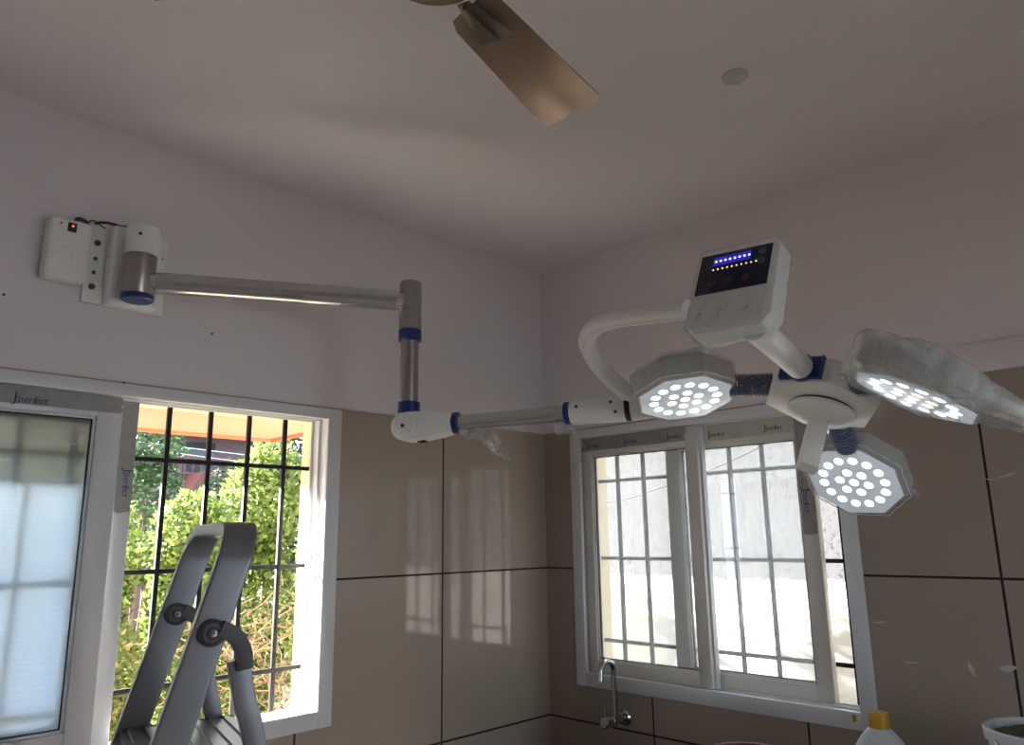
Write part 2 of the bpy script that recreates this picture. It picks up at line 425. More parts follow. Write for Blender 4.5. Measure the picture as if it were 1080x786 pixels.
# raised plaster band over the tiling at the right-hand end
obj('trim_1', box(B(), (1.36, -0.014, TT), (-Y0, 0.0095, 2.176), 0.003, mapf=mapB), M['paint'], kind='structure')
# ceiling, floor, the unseen walls behind the camera, one opening added for fill light
obj('ceiling', box(B(), (X0 - .2, Y0 - .2, ZC), (0.2, 0.2, ZC + .15)), M['ceil'], kind='structure', smooth=0)
obj('floor', box(B(), (X0 - .2, Y0 - .2, -0.12), (0.2, 0.2, 0.0)), M['floor'], kind='structure', smooth=0)
mapC = lambda p: V((p.x, Y0 - p.y, p.z))
mapD = lambda p: V((X0 - p.y, p.x, p.z))
obj('wall_front', wall_slab(X0, 0.0, 0, ZC, 0.0, 0.15, (-1.9, -1.0, 0.9, 2.1), mapC), M['paint'], kind='structure', smooth=0)
obj('wall_back', wall_slab(Y0, 0.0, 0, ZC, 0.0, 0.15, (-3.3, -3.3, 0.02, 0.02), mapD), M['paint'], kind='structure', smooth=0)

# ================================================================== WINDOWS
def window(name, F, mapf, tracks):
    r = root(name, mapf(V(((F[0] + F[1]) / 2, 0.06, F[2]))), kind='structure')
    s0, s1, z0, z1 = F; w = 0.053
    bm = B()
    def ring(a, b, c, d, t, q0, q1, bev):
        box(bm, (a, q0, c), (a + t, q1, d), bev, mapf); box(bm, (b - t, q0, c), (b, q1, d), bev, mapf)
        box(bm, (a + t - .001, q0, c), (b - t + .001, q1, c + t), bev, mapf); box(bm, (a + t - .001, q0, d - t + .016), (b - t + .001, q1, d), bev, mapf)
    ring(s0, s1, z0, z1, w, -0.006, 0.014, 0.003)
    ring(s0 + .001, s1 - .001, z0 + .001, z1 - .001, w - .012, 0.014, 0.118, 0.0)
    for q in (0.061, 0.110): ring(s0 + .01, s1 - .01, z0 + .01, z1 - .01, w - .012, q, q + 0.006, 0.001)
    # narrow plaster bead round the frame
    obj('frame', bm, M['upvc'], r)
    return r

def sash(parent, mapf, a, b, z0, z1, q, stL, stR, rail, m_bar, m_glass, label=None, depth=0.036, railb=None):
    bm = B(); railb = railb or rail
    box(bm, (a, q, z0), (a + stL, q + depth, z1), 0.004, mapf); box(bm, (b - stR, q, z0), (b, q + depth, z1), 0.004, mapf)
    box(bm, (a + stL - .002, q + .001, z0), (b - stR + .002, q + depth - .001, z0 + railb), 0.004, mapf)
    box(bm, (a + stL - .002, q + .001, z1 - rail), (b - stR + .002, q + depth - .001, z1), 0.004, mapf)
    # glazing bead, stepped in
    g = 0.007
    A, Bb, Z0, Z1 = a + stL, b - stR, z0 + railb, z1 - rail
    for lo, hi in (((A, Z0), (A + g, Z1)), ((Bb - g, Z0), (Bb, Z1)), ((A, Z0), (Bb, Z0 + g)), ((A, Z1 - g), (Bb, Z1))):
        box(bm, (lo[0], q + .008, lo[1]), (hi[0], q + depth - .004, hi[1]), 0.0015, mapf)
    s = obj('sash', bm, m_bar, parent, label=label)
    sb = B()
    for lo, hi in (((A + g, Z0 + g), (A + g + .003, Z1 - g)), ((Bb - g - .003, Z0 + g), (Bb - g, Z1 - g)), ((A + g, Z0 + g), (Bb - g, Z0 + g + .003)), ((A + g, Z1 - g - .003), (Bb - g, Z1 - g))):
        box(sb, (lo[0], q + .014, lo[1]), (hi[0], q + .026, hi[1]), 0, mapf)
    obj('seal', sb, M['seal'], s, smooth=0)
    obj('glass', box(B(), (A + .001, q + .017, Z0 + .001), (Bb - .001, q + .022, Z1 - .001), 0, mapf), m_glass, s, smooth=0)
    return s

def grille(parent, mapf, verts, hors, s0, s1, z0, z1, q=0.15):
    g = B()
    for h in hors: box(g, (s0, q - .006, h - .007), (s1, q + .006, h + .007), 0.001, mapf)
    for s in verts: box(g, (s - .007, q - .0065, z0), (s + .007, q + .0065, z1), 0.001, mapf)
    return obj('grille', g, M['iron'], parent, label='black iron security bars')

def sticker(parent, mapf, lo, hi, m, torn=0.006, seed=1):
    """protective tape on a frame face: thin slab with ragged ends"""
    rnd = random.Random(seed); bm = B()
    a, b = lo[0], hi[0]; c, d = lo[2], hi[2]; n = 16
    horiz = (b - a) > (d - c)
    edge = []
    if horiz:
        edge += [(a + (b - a) * i / n, c + rnd.uniform(-.001, .001)) for i in range(n + 1)]
        edge += [(b + rnd.uniform(-torn, torn), c + (d - c) * i / 5) for i in range(1, 5)]
        edge += [(b - (b - a) * i / n, d + rnd.uniform(-.001, .001)) for i in range(n + 1)]
        edge += [(a + rnd.uniform(-torn, torn), d - (d - c) * i / 5) for i in range(1, 5)]
    else:
        edge += [(a, c), (a + (b - a) * .4, c - torn), (b, c + torn * .3), (b, d), (a, d)]
    vs0 = [bm.verts.new(mapf(V((x, lo[1], z)))) for x, z in edge]; vs1 = [bm.verts.new(mapf(V((x, lo[1] - .0008, z)))) for x, z in edge]
    bm.faces.new(vs0); bm.faces.new(vs1[::-1])
    for i in range(len(edge)): bm.faces.new((vs0[i], vs0[(i + 1) % len(edge)], vs1[(i + 1) % len(edge)], vs1[i]))
    return obj('protective_tape', bm, m, parent, smooth=0)

def printed(tape, mapf, s, q, z, size, vertical=False, word='perfect'):
    ex = (mapf(V((1, 0, 0))) - mapf(V((0, 0, 0)))); ey = V((0, 0, 1))
    if vertical: ex, ey = V((0, 0, -1)), ex
    p = mapf(V((s, q - .0014, z)))
    k = size * 1.25
    text('printed_logo', word[:4], size, p - ex * k * .40, ex, ey, M['ink_blue'], tape)
    text('printed_logo', word[4:], size, p + ex * k * .62, ex, ey, M['ink_dark'], tape)
    # the flag mark before the word: a stem and a swoosh
    bm = B()
    for (x0, y0, x1, y1) in ((-1.55, -.55, -1.42, .75), (-1.9, -.62, -1.45, -.42), (-1.5, .1, -1.2, .3)):
        pts = [(x0 * size, y0 * size), (x1 * size, y0 * size + .1 * size), (x1 * size, y1 * size), (x0 * size, y1 * size - .1 * size)]
        prism(bm, pts, p, ex, ey, ex.cross(ey), 0, 0.0006)
    obj('printed_mark', bm, M['ink_dark'], tape, smooth=0)

# ---- window_1: two frosted sashes pushed to the left, open on the right
w1 = window('window_1', FA, mapA, 2)
zb, zt = 1.088, 2.046
sA = sash(w1, mapA, -2.512, -1.783, zb, zt, 0.020, .06, .068, .062, M['upvc'], M['frost'], 'white sash with frosted glass', railb=.062)
sB = sash(w1, mapA, -2.490, -1.722, zb, zt, 0.068, .05, .058, .066, M['upvc'], M['frost'], 'white outer sash with frosted glass', railb=.062)
st = sticker(sA, mapA, (-2.50, 0.0195, 1.998), (-1.79, 0, 2.045), M['film_grey'], .012, 3)
printed(st, mapA, -2.015, 0.0188, 2.011, 0.026)
st = sticker(sB, mapA, (-1.775, 0.0675, 1.72), (-1.724, 0, 2.044), M['film_grey'], .004, 4)
printed(st, mapA, -1.742, 0.0668, 1.80, 0.026, True)
grille(w1, mapA, [-1.20 - .1345 * k for k in range(10)], (1.21, 1.545, 1.884), FA[0] + .03, FA[1] - .03, FA[2] + .02, FA[3] - .02)
lt = B()
box(lt, (-1.124, .075, 1.545), (-1.112, .100, 1.615), .003, mapA); box(lt, (-1.134, .080, 1.57), (-1.122, .095, 1.585), .003, mapA)
box(lt, (-1.124, .030, 1.50), (-1.113, .050, 1.545), .003, mapA)
obj('latch', lt, M['upvc'], w1, label='white striker plates on the jamb')
# ---- window_2
w2 = window('window_2', FB, mapB, 2)
sC = sash(w2, mapB, 0.200, 0.772, zb, zt, 0.020, .052, .050, .076, M['upvc_in'], M['clear'], 'inner sliding sash', railb=.050)
sD = sash(w2, mapB, 0.596, 1.192, zb, zt, 0.068, .062, .054, .082, M['upvc_in'], M['clear'], 'outer sliding sash', railb=.050)
obj('interlock', box(box(B(), (.758, .056, zb), (.772, .068, zt), .001, mapB), (.772, .040, zb), (.780, .067, zt), .001, mapB), M['upvc'], sC)
st = sticker(sC, mapB, (0.208, 0.0195, 1.990), (0.724, 0, 2.045), M['film_grey'], .010, 5)
for s in (.27, .47, .675): printed(st, mapB, s, 0.0188, 2.010, 0.020)
st = sticker(sD, mapB, (0.790, 0.0675, 1.984), (1.135, 0, 2.043), M['film_pale'], .010, 6)
for s in (.835, 1.065): printed(st, mapB, s, 0.0668, 2.006, 0.022)
st = sticker(sD, mapB, (1.140, 0.0675, 1.63), (1.190, 0, 2.043), M['film_grey'], .004, 7)
printed(st, mapB, 1.160, 0.0668, 1.74, 0.026, True)
grille(w2, mapB, [.294 + .135 * k for k in range(8)], (1.2, 1.538, 1.868), FB[0] + .03, FB[1] - .03, FB[2] + .02, FB[3] - .02)
obj('yellow_tag', box(B(), (1.272, -.0075, 1.062), (1.284, -.0062, 1.082), 0, mapB), M['yellow'], w2, smooth=0, label='scrap of yellow tape on the frame')

# ================================================================== SURGICAL LIGHT
SL = root('surgical_light', (-1.818, 0.0, 2.42), 'white three-headed surgical light on a jointed arm bolted to the wall, lamps lit', 'surgical light')
px, py = -1.818, -0.112
# wall plate: flat plate, raised channel, bolts
wp = B(); box(wp, (-1.930, -0.004, 2.303), (-1.708, 0.010, 2.545), 0.002)
plate = obj('wall_plate', wp, M['white_enamel'], SL)
obj('channel', box(B(), (-1.880, -0.058, 2.300), (-1.738, -0.004, 2.535), 0.010, seg=3), M['white_enamel'], plate)
for x, z, r in ((-1.905, 2.484, .0095), (-1.908, 2.351, .0095), (-1.728, 2.481, .0085), (-1.733, 2.346, .0085), (-1.906, 2.436, .0055), (-1.907, 2.394, .0055)):
    obj('bolt', lathe(B(), [(0, .008), (r * .6, .008), (r, .004), (r, 0)], (x, -0.004, z), V((0, -1, 0)), 6 if r > .006 else 12), M['bolt'], plate)
# pivot post
post = obj('pivot_post', lathe(B(), [(.041, 0), (.043, .004), (.043, .118), (.040, .120)], (px, py, 2.318), seg=36), M['steel'], SL)
obj('post_cap', lathe(B(), [(.044, 0), (.045, .003), (.045, .078), (.041, .086), (0, .087)], (px, py, 2.436), seg=36), M['white_enamel'], post)
obj('lower_collar', lathe(B(), [(.040, 0), (.044, .003), (.044, .016), (.040, .018)], (px, py, 2.302), seg=36), M['blue'], post, label='blue plastic ring')
obj('grub_screw', lathe(B(), [(0, .003), (.004, .003), (.0045, 0)], (px - .020, py - .0405, 2.488), V((-.45, -.9, 0)), 10), M['black'], post)
obj('post_bracket', box(B(), (px - .03, -.075, 2.312), (px + .03, -.057, 2.45), .004), M['white_enamel'], post)
# swing arm
E = V((-1.152, -0.508, 2.351)); S = V((px, py, 2.360))
d = (E - S).normalized()
arm = obj('swing_arm', tube(B(), [S + d * .035, S + d * .06, E - d * .05, E - d * .022], [.029, .030, .030, .029], 28), M['chrome'], SL, label='chrome horizontal tube in clear film')
fw = B(); tube(fw, [S + d * (.05 + .68 * i / 24) for i in range(25)], [.0315 + .0012 * math.sin(i * 2.7) for i in range(25)], 24, cap=False)
obj('plastic_film', fw, M['wrap'], arm)
obj('film_seam_glint', tube(B(), [S + d * (.06 + .66 * i / 30) + V((.012, -.020, -.024)) + V((0, 0, .0015 * math.sin(i * 2.1))) for i in range(31)], .0012, 6), M['seam'], arm)
# drop post
def ring(parent, z, h, r, name='collar', m='blue', label='blue plastic collar'):
    return obj(name, lathe(B(), [(r - .003, 0), (r, .002), (r, h - .002), (r - .003, h)], (E.x, E.y, z), seg=32), M[m], parent, label=label)
dp = obj('drop_post', lathe(B(), [(.0275, 0), (.0275, .206), ], (E.x, E.y, 2.030), seg=32), M['steel'], SL)
obj('upper_socket', lathe(B(), [(.031, 0), (.033, .002), (.033, .150), (.031, .154), (0, .154)], (E.x, E.y, 2.258), seg=32), M['steel'], dp)
obj('socket_film', lathe(B(), [(.0345, 0), (.036, .02), (.0345, .06), (.0355, .1), (.0345, .15), (.025, .158)], (E.x, E.y, 2.257), seg=32), M['wrap'], dp)
ring(dp, 2.222, .036, .0355); ring(dp, 1.996, .038, .0335)
# elbow and spring arm
K = V((E.x, E.y, 1.958)); A1 = seen(662, 430.5, 2.045)
ad = (A1 - K).normalized(); aw = ad.cross(V((0, 0, 1))).normalized(); au = aw.cross(ad).normalized()
LA = (A1 - K).length
eb = B()
for sgn, r0, r1 in ((1, .043, .036),):
    n = 9; prof = []
    pts2 = [(-.043 * math.cos(t), .043 * math.sin(t)) for t in [PI / 2 - PI * i / 14 for i in range(15)]]
    lower = [(.04, -.045), (.10, -.036), (.150, -.027)]
    upper = [(.150, .027), (.10, .034), (.04, .040)]
    poly = [(x, y) for x, y in pts2] + lower + upper
    prism(eb, poly, K, ad, au, aw, -.034, .034, .007)
el = obj('elbow', eb, M['white_enamel'], SL, label='white rounded elbow joint')
obj('elbow_neck', lathe(B(), [(.035, 0), (.035, .03), (.032, .036)], (E.x, E.y, 1.962), seg=32), M['white_enamel'], el)
obj('side_cover', lathe(B(), [(.036, 0), (.036, .003), (.034, .005), (0, .005)], K + aw * -.0345 if aw.dot(CF) > 0 else K + aw * .0345, aw * (-1 if aw.dot(CF) > 0 else 1), 32), M['white_enamel'], el)
side = aw * (-1 if aw.dot(CF) > 0 else 1)
obj('screw', lathe(B(), [(.0055, 0), (.0055, .002), (0, .002)], K + side * .0395, side, 12), M['black'], el)
obj('slot', box(B(), (.034, -.041, -.008), (.056, -.0375, .008), .002, axes=(ad, au, aw), c=K + au * -.006), M['black'], el)
def along(s): return K + ad * s
sa = obj('spring_arm', tube(B(), [along(.15), along(LA - .13)], .0215, 28), M['chrome'], SL, label='chrome sprung tube in clear film')
for s in (.148, LA - .176):
    obj('collar', tube(B(), [along(s - .001), along(s + .001), along(s + .016), along(s + .018)], [.029, .032, .032, .029], 28), M['blue'], sa, label='blue plastic collar')
obj('plastic_film', tube(B(), [along(.17 + (LA - .35) * i / 22) for i in range(23)], [.0235 + .0014 * math.sin(i * 2.3) for i in range(23)], 22, cap=False), M['wrap'], sa)
# loose tail of film and a folded white tab hanging under the tube
def strip(p0, p1, w0, w1, m, name, parent, seed=0, sag=.012):
    rnd = random.Random(seed); bm = B(); n = 10; rows = []
    for i in range(n + 1):
        t = i / n; c = p0.lerp(p1, t) + V((0, 0, -sag * math.sin(PI * t)))
        w = w0 + (w1 - w0) * t
        rows.append([bm.verts.new(c + ad * (w * (j / 4 - .5)) + side * (.008 * math.sin(j * 1.7 + i * .9) + rnd.uniform(-.003, .003))) for j in range(5)])
    for a, b in zip(rows, rows[1:]):
        for j in range(4): bm.faces.new((a[j], a[j + 1], b[j + 1], b[j]))
    bmesh.ops.solidify(bm, geom=bm.faces[:], thickness=.0008)
    return obj(name, bm, m, parent)
strip(along(.235) + V((0, 0, -.018)), along(.318) + V((0, 0, -.118)), .075, .018, M['wrap_thick'], 'film_tail', sa, 1)
strip(along(.185) + V((0, 0, -.018)), along(.215) + V((0, 0, -.050)), .05, .022, M['wrap_thick'], 'film_tail', sa, 2)
obj('white_tab', box(B(), (LA - .205, -.058, -.010), (LA - .150, -.020, .012), .004, axes=(ad, au, aw), c=K), M['wrap_thick'], sa, label='folded whitish scrap of film under the tube')
slv = obj('arm_sleeve', tube(B(), [along(LA - .160), along(LA - .155), along(LA - .006), along(LA)], [.030, .034, .036, .034], 32), M['white_enamel'], SL, label='white end sleeve of the sprung tube')
for s, a in ((-.135, .3), (-.040, .45), (-.028, -.35)):
    nrm = (side * math.cos(a) + au * math.sin(a)).normalized()
    obj('screw', lathe(B(), [(.0045, 0), (.0045, .0015), (0, .0015)], along(LA + s) + nrm * .035, nrm, 10), M['black'], slv)
obj('swivel_ring', tube(B(), [along(LA - .004), along(LA + .010)], .0365, 32), M['black'], SL, label='black swivel gap ring')
# yoke tube from the arm end up and round to the control box
YP = [along(LA + .006), along(LA + .030), seen(667, 419, 2.03), seen(646, 401, 2.005), seen(629, 382, 1.97), seen(620.5, 366, 1.935), seen(620, 356, 1.91), seen(629, 344, 1.875), seen(650, 336.5, 1.82), seen(691, 331, 1.72), seen(726, 327, 1.645)]
def smoothline(P, n=6):
    out = []
    for i in range(len(P) - 1):
        p0, p1, p2, p3 = P[max(i - 1, 0)], P[i], P[i + 1], P[min(i + 2, len(P) - 1)]
        for j in range(n):
            t = j / n
            out.append(0.5 * ((2 * p1) + (p2 - p0) * t + (2 * p0 - 5 * p1 + 4 * p2 - p3) * t * t + (3 * p1 - p0 - 3 * p2 + p3) * t ** 3))
    out.append(P[-1]); return out
yk = obj('yoke_tube', tube(B(), smoothline(YP), .0225, 24), M['white_enamel'], SL, label='white bent tube')
obj('film_seam_glint', tube(B(), [p + V((-.012, .006, -.0205)) * 1.0 for p in smoothline(YP[5:], 6)], .0013, 6), M['seam'], yk)  # pale line drawn where the bent tube's highlight runs
obj('swivel_head', tube(B(), [along(LA + .008), along(LA + .012), along(LA + .055), along(LA + .062)], [.033, .036, .034, .026], 28), M['white_enamel'], yk)
# control box
br = V((-0.00415, -0.99810, -0.06147)); be = V((-0.34694, 0.05909, -0.93602)); be = (be - be.dot(br) * br).normalized()
bn = br.cross(be)
if bn.dot(CF) > 0: bn = -bn
BC = seen(771, 300, 1.6)
AX = (br, be, bn)
cb = B()
poly = [(-.094, -.108), (.084, -.104), (.098, -.090), (.104, .082), (.082, .112), (-.070, .116), (-.096, .090)]
prism(cb, poly, BC, br, be, bn, -.058, 0.0, .010)
ctl = obj('control_box', cb, M['white_enamel'], SL, label='white control box with a navy keypad')
pan = [(-.086, -.091), (.083, -.087), (.083, .016), (-.086, .0145)]
obj('display_panel', prism(B(), pan, BC, br, be, bn, 0.0, .0018, .0006), M['panel'], ctl, label='navy membrane keypad')
def onbox(x, y, z=.0018): return BC + br * x + be * y + bn * z
obj('blue_bar', box(B(), (-.052, -.0795, .0018), (.036, -.057, .0024), .0004, axes=AX, c=BC), M['led_blue_bar'], ctl)
for i in range(8): obj('indicator_light', lathe(B(), [(.0027, 0), (.0027, .001), (0, .0016)], onbox(-.046 + i * .0112, -.068, .0024), bn, 10), M['led_blue'], ctl, label='blue level light')
for i in range(10): obj('indicator_light', lathe(B(), [(.0019, 0), (.0019, .001), (0, .0014)], onbox(-.050 + i * .0112, -.047), bn, 8), M['led_amber'], ctl, label='amber level light')
for x, y in ((-.066, -.070), (-.066, -.046), (.062, -.070), (.062, -.045)):
    obj('button', lathe(B(), [(.0085, 0), (.0085, .0012), (.006, .0014), (.006, .0006), (0, .0006)], onbox(x, y), bn, 18), M['key'], ctl)
for x in (-.045, -.008, .034):
    obj('button', lathe(B(), [(.009, 0), (.009, .0012), (.0065, .0014), (.0065, .0006), (0, .0006)], onbox(x, -.010), bn, 18), M['key_red'], ctl, label='red ringed key')
# film bagged round the box: shell just outside it, open at the keypad
fb = B()
poly2 = [(x * 1.035, y * 1.03) for x, y in poly]
n2 = len(poly2); rows = []
fine = []
for i in range(n2):
    x0, y0 = poly2[i]; x1, y1 = poly2[(i + 1) % n2]
    for j in range(5): fine.append((x0 + (x1 - x0) * j / 5, y0 + (y1 - y0) * j / 5))
for k, (zz, sc_) in enumerate(((-.063, .96), (-.045, 1.02), (-.025, 1.0), (-.006, 1.02), (.004, .96))):
    rows.append([fb.verts.new(onbox(x * sc_ + .003 * noise.noise(V((x * 40, y * 40, k * 3.1))), y * sc_ + .003 * noise.noise(V((y * 40, x * 40, k * 2.3))), zz)) for x, y in fine])
for a, b in zip(rows, rows[1:]):
    for k in range(len(a)): fb.faces.new((a[k], a[(k + 1) % len(a)], b[(k + 1) % len(a)], b[k]))
obj('plastic_film', fb, M['wrap'], ctl)
# crumpled film over the lower front of the box
cf = B(); rows = []
for i in range(9):
    y = .020 + .085 * i / 8
    rows.append([cf.verts.new(onbox((-.088 + .176 * j / 14), y, .004 + .005 * noise.noise(V((j * .7, i * .9, 4.0))) + .004)) for j in range(15)])
for a, b in zip(rows, rows[1:]):
    for j in range(14): cf.faces.new((a[j], a[j + 1], b[j + 1], b[j]))
obj('crumpled_film', cf, M['wrap_mid'], ctl)
# hub
ha = V((-0.41531, 0.86495, 0.28175)); hb = V((0.83700, 0.48465, -0.25405)); hn = V((-0.35629, 0.13032, -0.92524)); H = V((-0.74952, -1.57463, 1.92823))
def hp(r, deg, t): return H + r * (math.cos(math.radians(deg)) * ha + math.sin(math.radians(deg)) * hb) + t * hn
hexa = [(.135 * math.cos(math.radians(25 + 60 * k)), .135 * math.sin(math.radians(25 + 60 * k))) for k in range(6)]
hub = obj('hub', prism(B(), hexa, H, ha, hb, hn, -.062, 0.0, .004), M['white_enamel'], SL, label='white hexagonal hub')
sdir = (hp(1, -65, 0) - H); sw = hn.cross(sdir).normalized()
blk = B(); box(blk, (-.046, -.029, -.003), (.048, .025, .014), .003, axes=(sw, hn, sdir), c=hp(.117, -65, -.032))
obj('collar_block', blk, M['blue'], hub, label='blue square collar block')
# neck tube from control box to the collar block
N0 = hp(.125, -65, -.031); N1 = BC + br * .052 + be * .096 + bn * -.032
nd = (N1 - N0).normalized()
nk = obj('neck_tube', tube(B(), [N0, N0 + nd * .01, N1], [.031, .0295, .0295], 28), M['white_enamel'], SL, label='white straight neck tube')
obj('neck_ring', tube(B(), [N0 + nd * .004, N0 + nd * .014], [.034, .0325], 28), M['blue'], nk)
# handle: dished boss and a tapering square grip
obj('boss_shadow_ring', lathe(B(), [(.071, 0), (.071, .007)], hp(.015, 120, 0), hn, 40), M['black'], hub)  # black ring stands in for the shadow line under the boss rim
hd = obj('handle_boss', lathe(B(), [(.072, .006), (.0765, .007), (.0770, .015), (.074, .019), (.055, .026), (.035, .034), (0, .036)], H + (hp(.015, 120, 0) - H), hn, 40), M['white_enamel'], SL, label='white dished handle boss')
h0 = hp(.012, 120, .024); h1 = seen(851, 494, (h0 - CAM).dot(CF) - .085)
gx = (h1 - h0).normalized()
obj('grip', tube(B(), [h0, h0.lerp(h1, .25), h0.lerp(h1, .9), h1], [.022, .022, .024, .021], 24, flat=(.0215, .017), ref=CR), M['white_enamel'], hd, label='white tapered grip')
for a in (150, 168): obj('screw', lathe(B(), [(.0028, 0), (.0028, .002), (0, .002)], H + (hp(.015, 120, 0) - H) + .073 * (math.cos(math.radians(a - 158 + 8)) * ha + math.sin(math.radians(a - 158 + 8)) * hb) + hn * .012, hn, 8), M['black'], hd)
# lamp heads
LAMPS = (('left', V((-0.8960, -1.3020, 1.9650)), V((-0.181, -0.222, -0.958)), V((-0.818, 0.574, 0.021)), 0.0, 0),
         ('lower', V((-0.4520, -1.5240, 1.7630)), V((-0.696, 0.030, -0.717)), V((-0.629, 0.457, 0.629)), -8.0, 112),
         ('right', V((-0.9050, -1.8290, 1.8940)), V((-0.205, 0.432, -0.878)), V((-0.603, 0.651, 0.461)), 0.0, -124))
LB = {'left': 'lamp head nearest the wall-mounted arm', 'lower': 'lamp head facing the viewer below the hub', 'right': 'lamp head in a loose bag of film, pointing away to the side'}
for nm, c, n, a, rot, hdeg in LAMPS:
    n = n.normalized(); a = (a - a.dot(n) * n).normalized(); b = n.cross(a)
    octo = [(.133 * math.cos(math.radians(rot + 45 * k)), .133 * math.sin(math.radians(rot + 45 * k))) for k in range(8)]
    bm = B()
    f0 = [bm.verts.new(c + a * x * .93 + b * y * .93 + n * .0) for x, y in octo]
    f1 = [bm.verts.new(c + a * x + b * y + n * -.010) for x, y in octo]
    f2 = [bm.verts.new(c + a * x + b * y + n * -.058) for x, y in octo]
    f3 = [bm.verts.new(c + a * x * .80 + b * y * .80 + n * -.078) for x, y in octo]
    bm.faces.new(f0); bm.faces.new(f3)
    for p, q in ((f0, f1), (f1, f2), (f2, f3)):
        for k in range(8): bm.faces.new((p[k], p[(k + 1) % 8], q[(k + 1) % 8], q[k]))
    bmesh.ops.bevel(bm, geom=bm.edges[:], offset=.0025, segments=2, profile=.5, affect='EDGES', clamp_overlap=True)
    hdm = obj('lamp_head', bm, M['lamp_body'], SL, label=LB[nm])
    lens = [(.120 * math.cos(math.radians(rot + 45 * k)), .120 * math.sin(math.radians(rot + 45 * k))) for k in range(8)]
    obj('lens_plate', prism(B(), lens, c, a, b, n, 0.0, .002, .0007), M['lens'], hdm, label='pale frosted face plate')
    k0 = 0 if nm != 'lower' else 8
    for i in range(14):
        t = 2 * PI * i / 14 + math.radians(k0)
        obj('led', lathe(B(), [(.0116, 0), (.0116, .0004), (.010, .0009), (0, .0011)], c + (a * math.cos(t) + b * math.sin(t)) * .078 + n * .002, n, 20), M['led'], hdm)
    for i in range(7):
        t = math.radians(-17 + 60 * i); rr = .0355 if i < 6 else 0
        obj('led', lathe(B(), [(.0116, 0), (.0116, .0004), (.010, .0009), (0, .0011)], c + (a * math.cos(t) + b * math.sin(t)) * rr + n * .002, n, 20), M['led' if nm == 'lower' else 'led_warm'], hdm)
    # blue corrugated connector to the hub
    ed = (hp(1, hdeg, 0) - H)
    p0 = hp(.112, hdeg, -.032); tgt = c + n * -.034; p1 = tgt + (p0 - tgt).normalized() * .112
    ns = 22
    cn = obj('connector', tube(B(), [p0.lerp(p1, i / ns) for i in range(ns + 1)], [.0265 + (.0012 if i % 2 else -.0012) for i in range(ns + 1)], 24), M['blue'], SL, label='navy ribbed connector under film')
    obj('plastic_film', tube(B(), [p0.lerp(p1, i / 14) for i in range(15)], [.030 + .002 * math.sin(i * 2.9) for i in range(15)], 20, cap=False), M['wrap_blue'], cn)
    # film wrapped round the head
    fl = B(); rows = []; N = 64
    for k, (zz, s) in enumerate(((.0040, .955), (.0020, .985), (-.006, 1.035), (-.030, 1.05), (-.056, 1.045), (-.082, .86), (-.086, .5))):
        row = []
        for i in range(N):
            t = 2 * PI * i / N
            seg = (t - math.radians(rot)) % (PI / 4) - PI / 8
            rr = .133 * math.cos(PI / 8) / math.cos(seg) * s
            rr *= 1 + (.030 if 0 < k else .0) * noise.noise(V((math.cos(t) * 4, math.sin(t) * 4, k * 1.3 + hdeg)))
            row.append(fl.verts.new(c + (a * math.cos(t) + b * math.sin(t)) * rr + n * (zz + .003 * noise.noise(V((t * 5, k, 2.0))))))
        rows.append(row)
    if nm == 'right': rows = rows[1:]
    for r0, r1 in zip(rows, rows[1:]):
        for i in range(N): fl.faces.new((r0[i], r0[(i + 1) % N], r1[(i + 1) % N], r1[i]))
    if nm != 'right':
        obj('plastic_film', fl, M['wrap'], hdm)
        # crimped seam of film along the face rim
        obj('film_seam_glint', tube(B(), [c + (a * math.cos(t) + b * math.sin(t)) * (.133 * math.cos(PI / 8) / math.cos((t - math.radians(rot)) % (PI / 4) - PI / 8)) * (1.02 + .01 * math.sin(t * 17)) + n * -.004 for t in [2 * PI * i / 90 for i in range(91)]], .0011, 6, cap=False), M['seam'], hdm)
        if nm == 'lower':
            q = seen(956, 520, (c - CAM).dot(CF) + .02)
            obj('film_tail', tube(B(), [q, q + CR * .018 + CU * .004, q + CR * .034 + CU * -.004, q + CR * .024 + CU * -.022], [.012, .008, .006, .002], 8), M['wrap_thick'], hdm)
    else:
        # loose bag: the film trails off past the far end of the head
        fl.free(); fl = B(); rows = []
        tail = (seen(1080, 452, 1.40) - c)
        tdir = (tail - tail.dot(n) * n).normalized(); tw = n.cross(tdir).normalized()
        NR, NC = 22, 36
        for k in range(NR + 1):
            s = -.142 + (.142 + .245) * k / NR
            inside = max(0.0, 1 - (s / .143) ** 2) ** .5 if abs(s) < .143 else 0
            loose = max(0.0, min(1.0, (s - .02) / .2))
            hw = max(.142 * inside ** .55 if s < .09 else 0, .118 * (1 - loose) + .030 * loose) if s > 0 else max(.03, .142 * inside ** .6)
            up = .050 * (1 - loose) + .012 * loose + .006
            dn = .046 * (1 - loose) + .010 * loose
            drop = .030 * loose
            row = []
            for i in range(NC):
                t = 2 * PI * i / NC; w = math.copysign(abs(math.cos(t)) ** .5, math.cos(t)) * hw
                hgt = math.sin(t); hgt = math.copysign(abs(hgt) ** .6, hgt)
                hh = -.034 - hgt * (up if hgt > 0 else dn)
                wv = .008 * noise.noise(V((s * 26, t * 2.0, 7.0)))
                row.append(fl.verts.new(c + tdir * (s + wv) + tw * w * (1 + wv * 6) + n * (hh + wv + drop * .2)))
            rows.append(row)
        for r0, r1 in zip(rows, rows[1:]):
            for i in range(NC): fl.faces.new((r0[i], r0[(i + 1) % NC], r1[(i + 1) % NC], r1[i]))
        obj('film_bag', fl, M['bag'], hdm, label='loose clear bag trailing past the lamp')

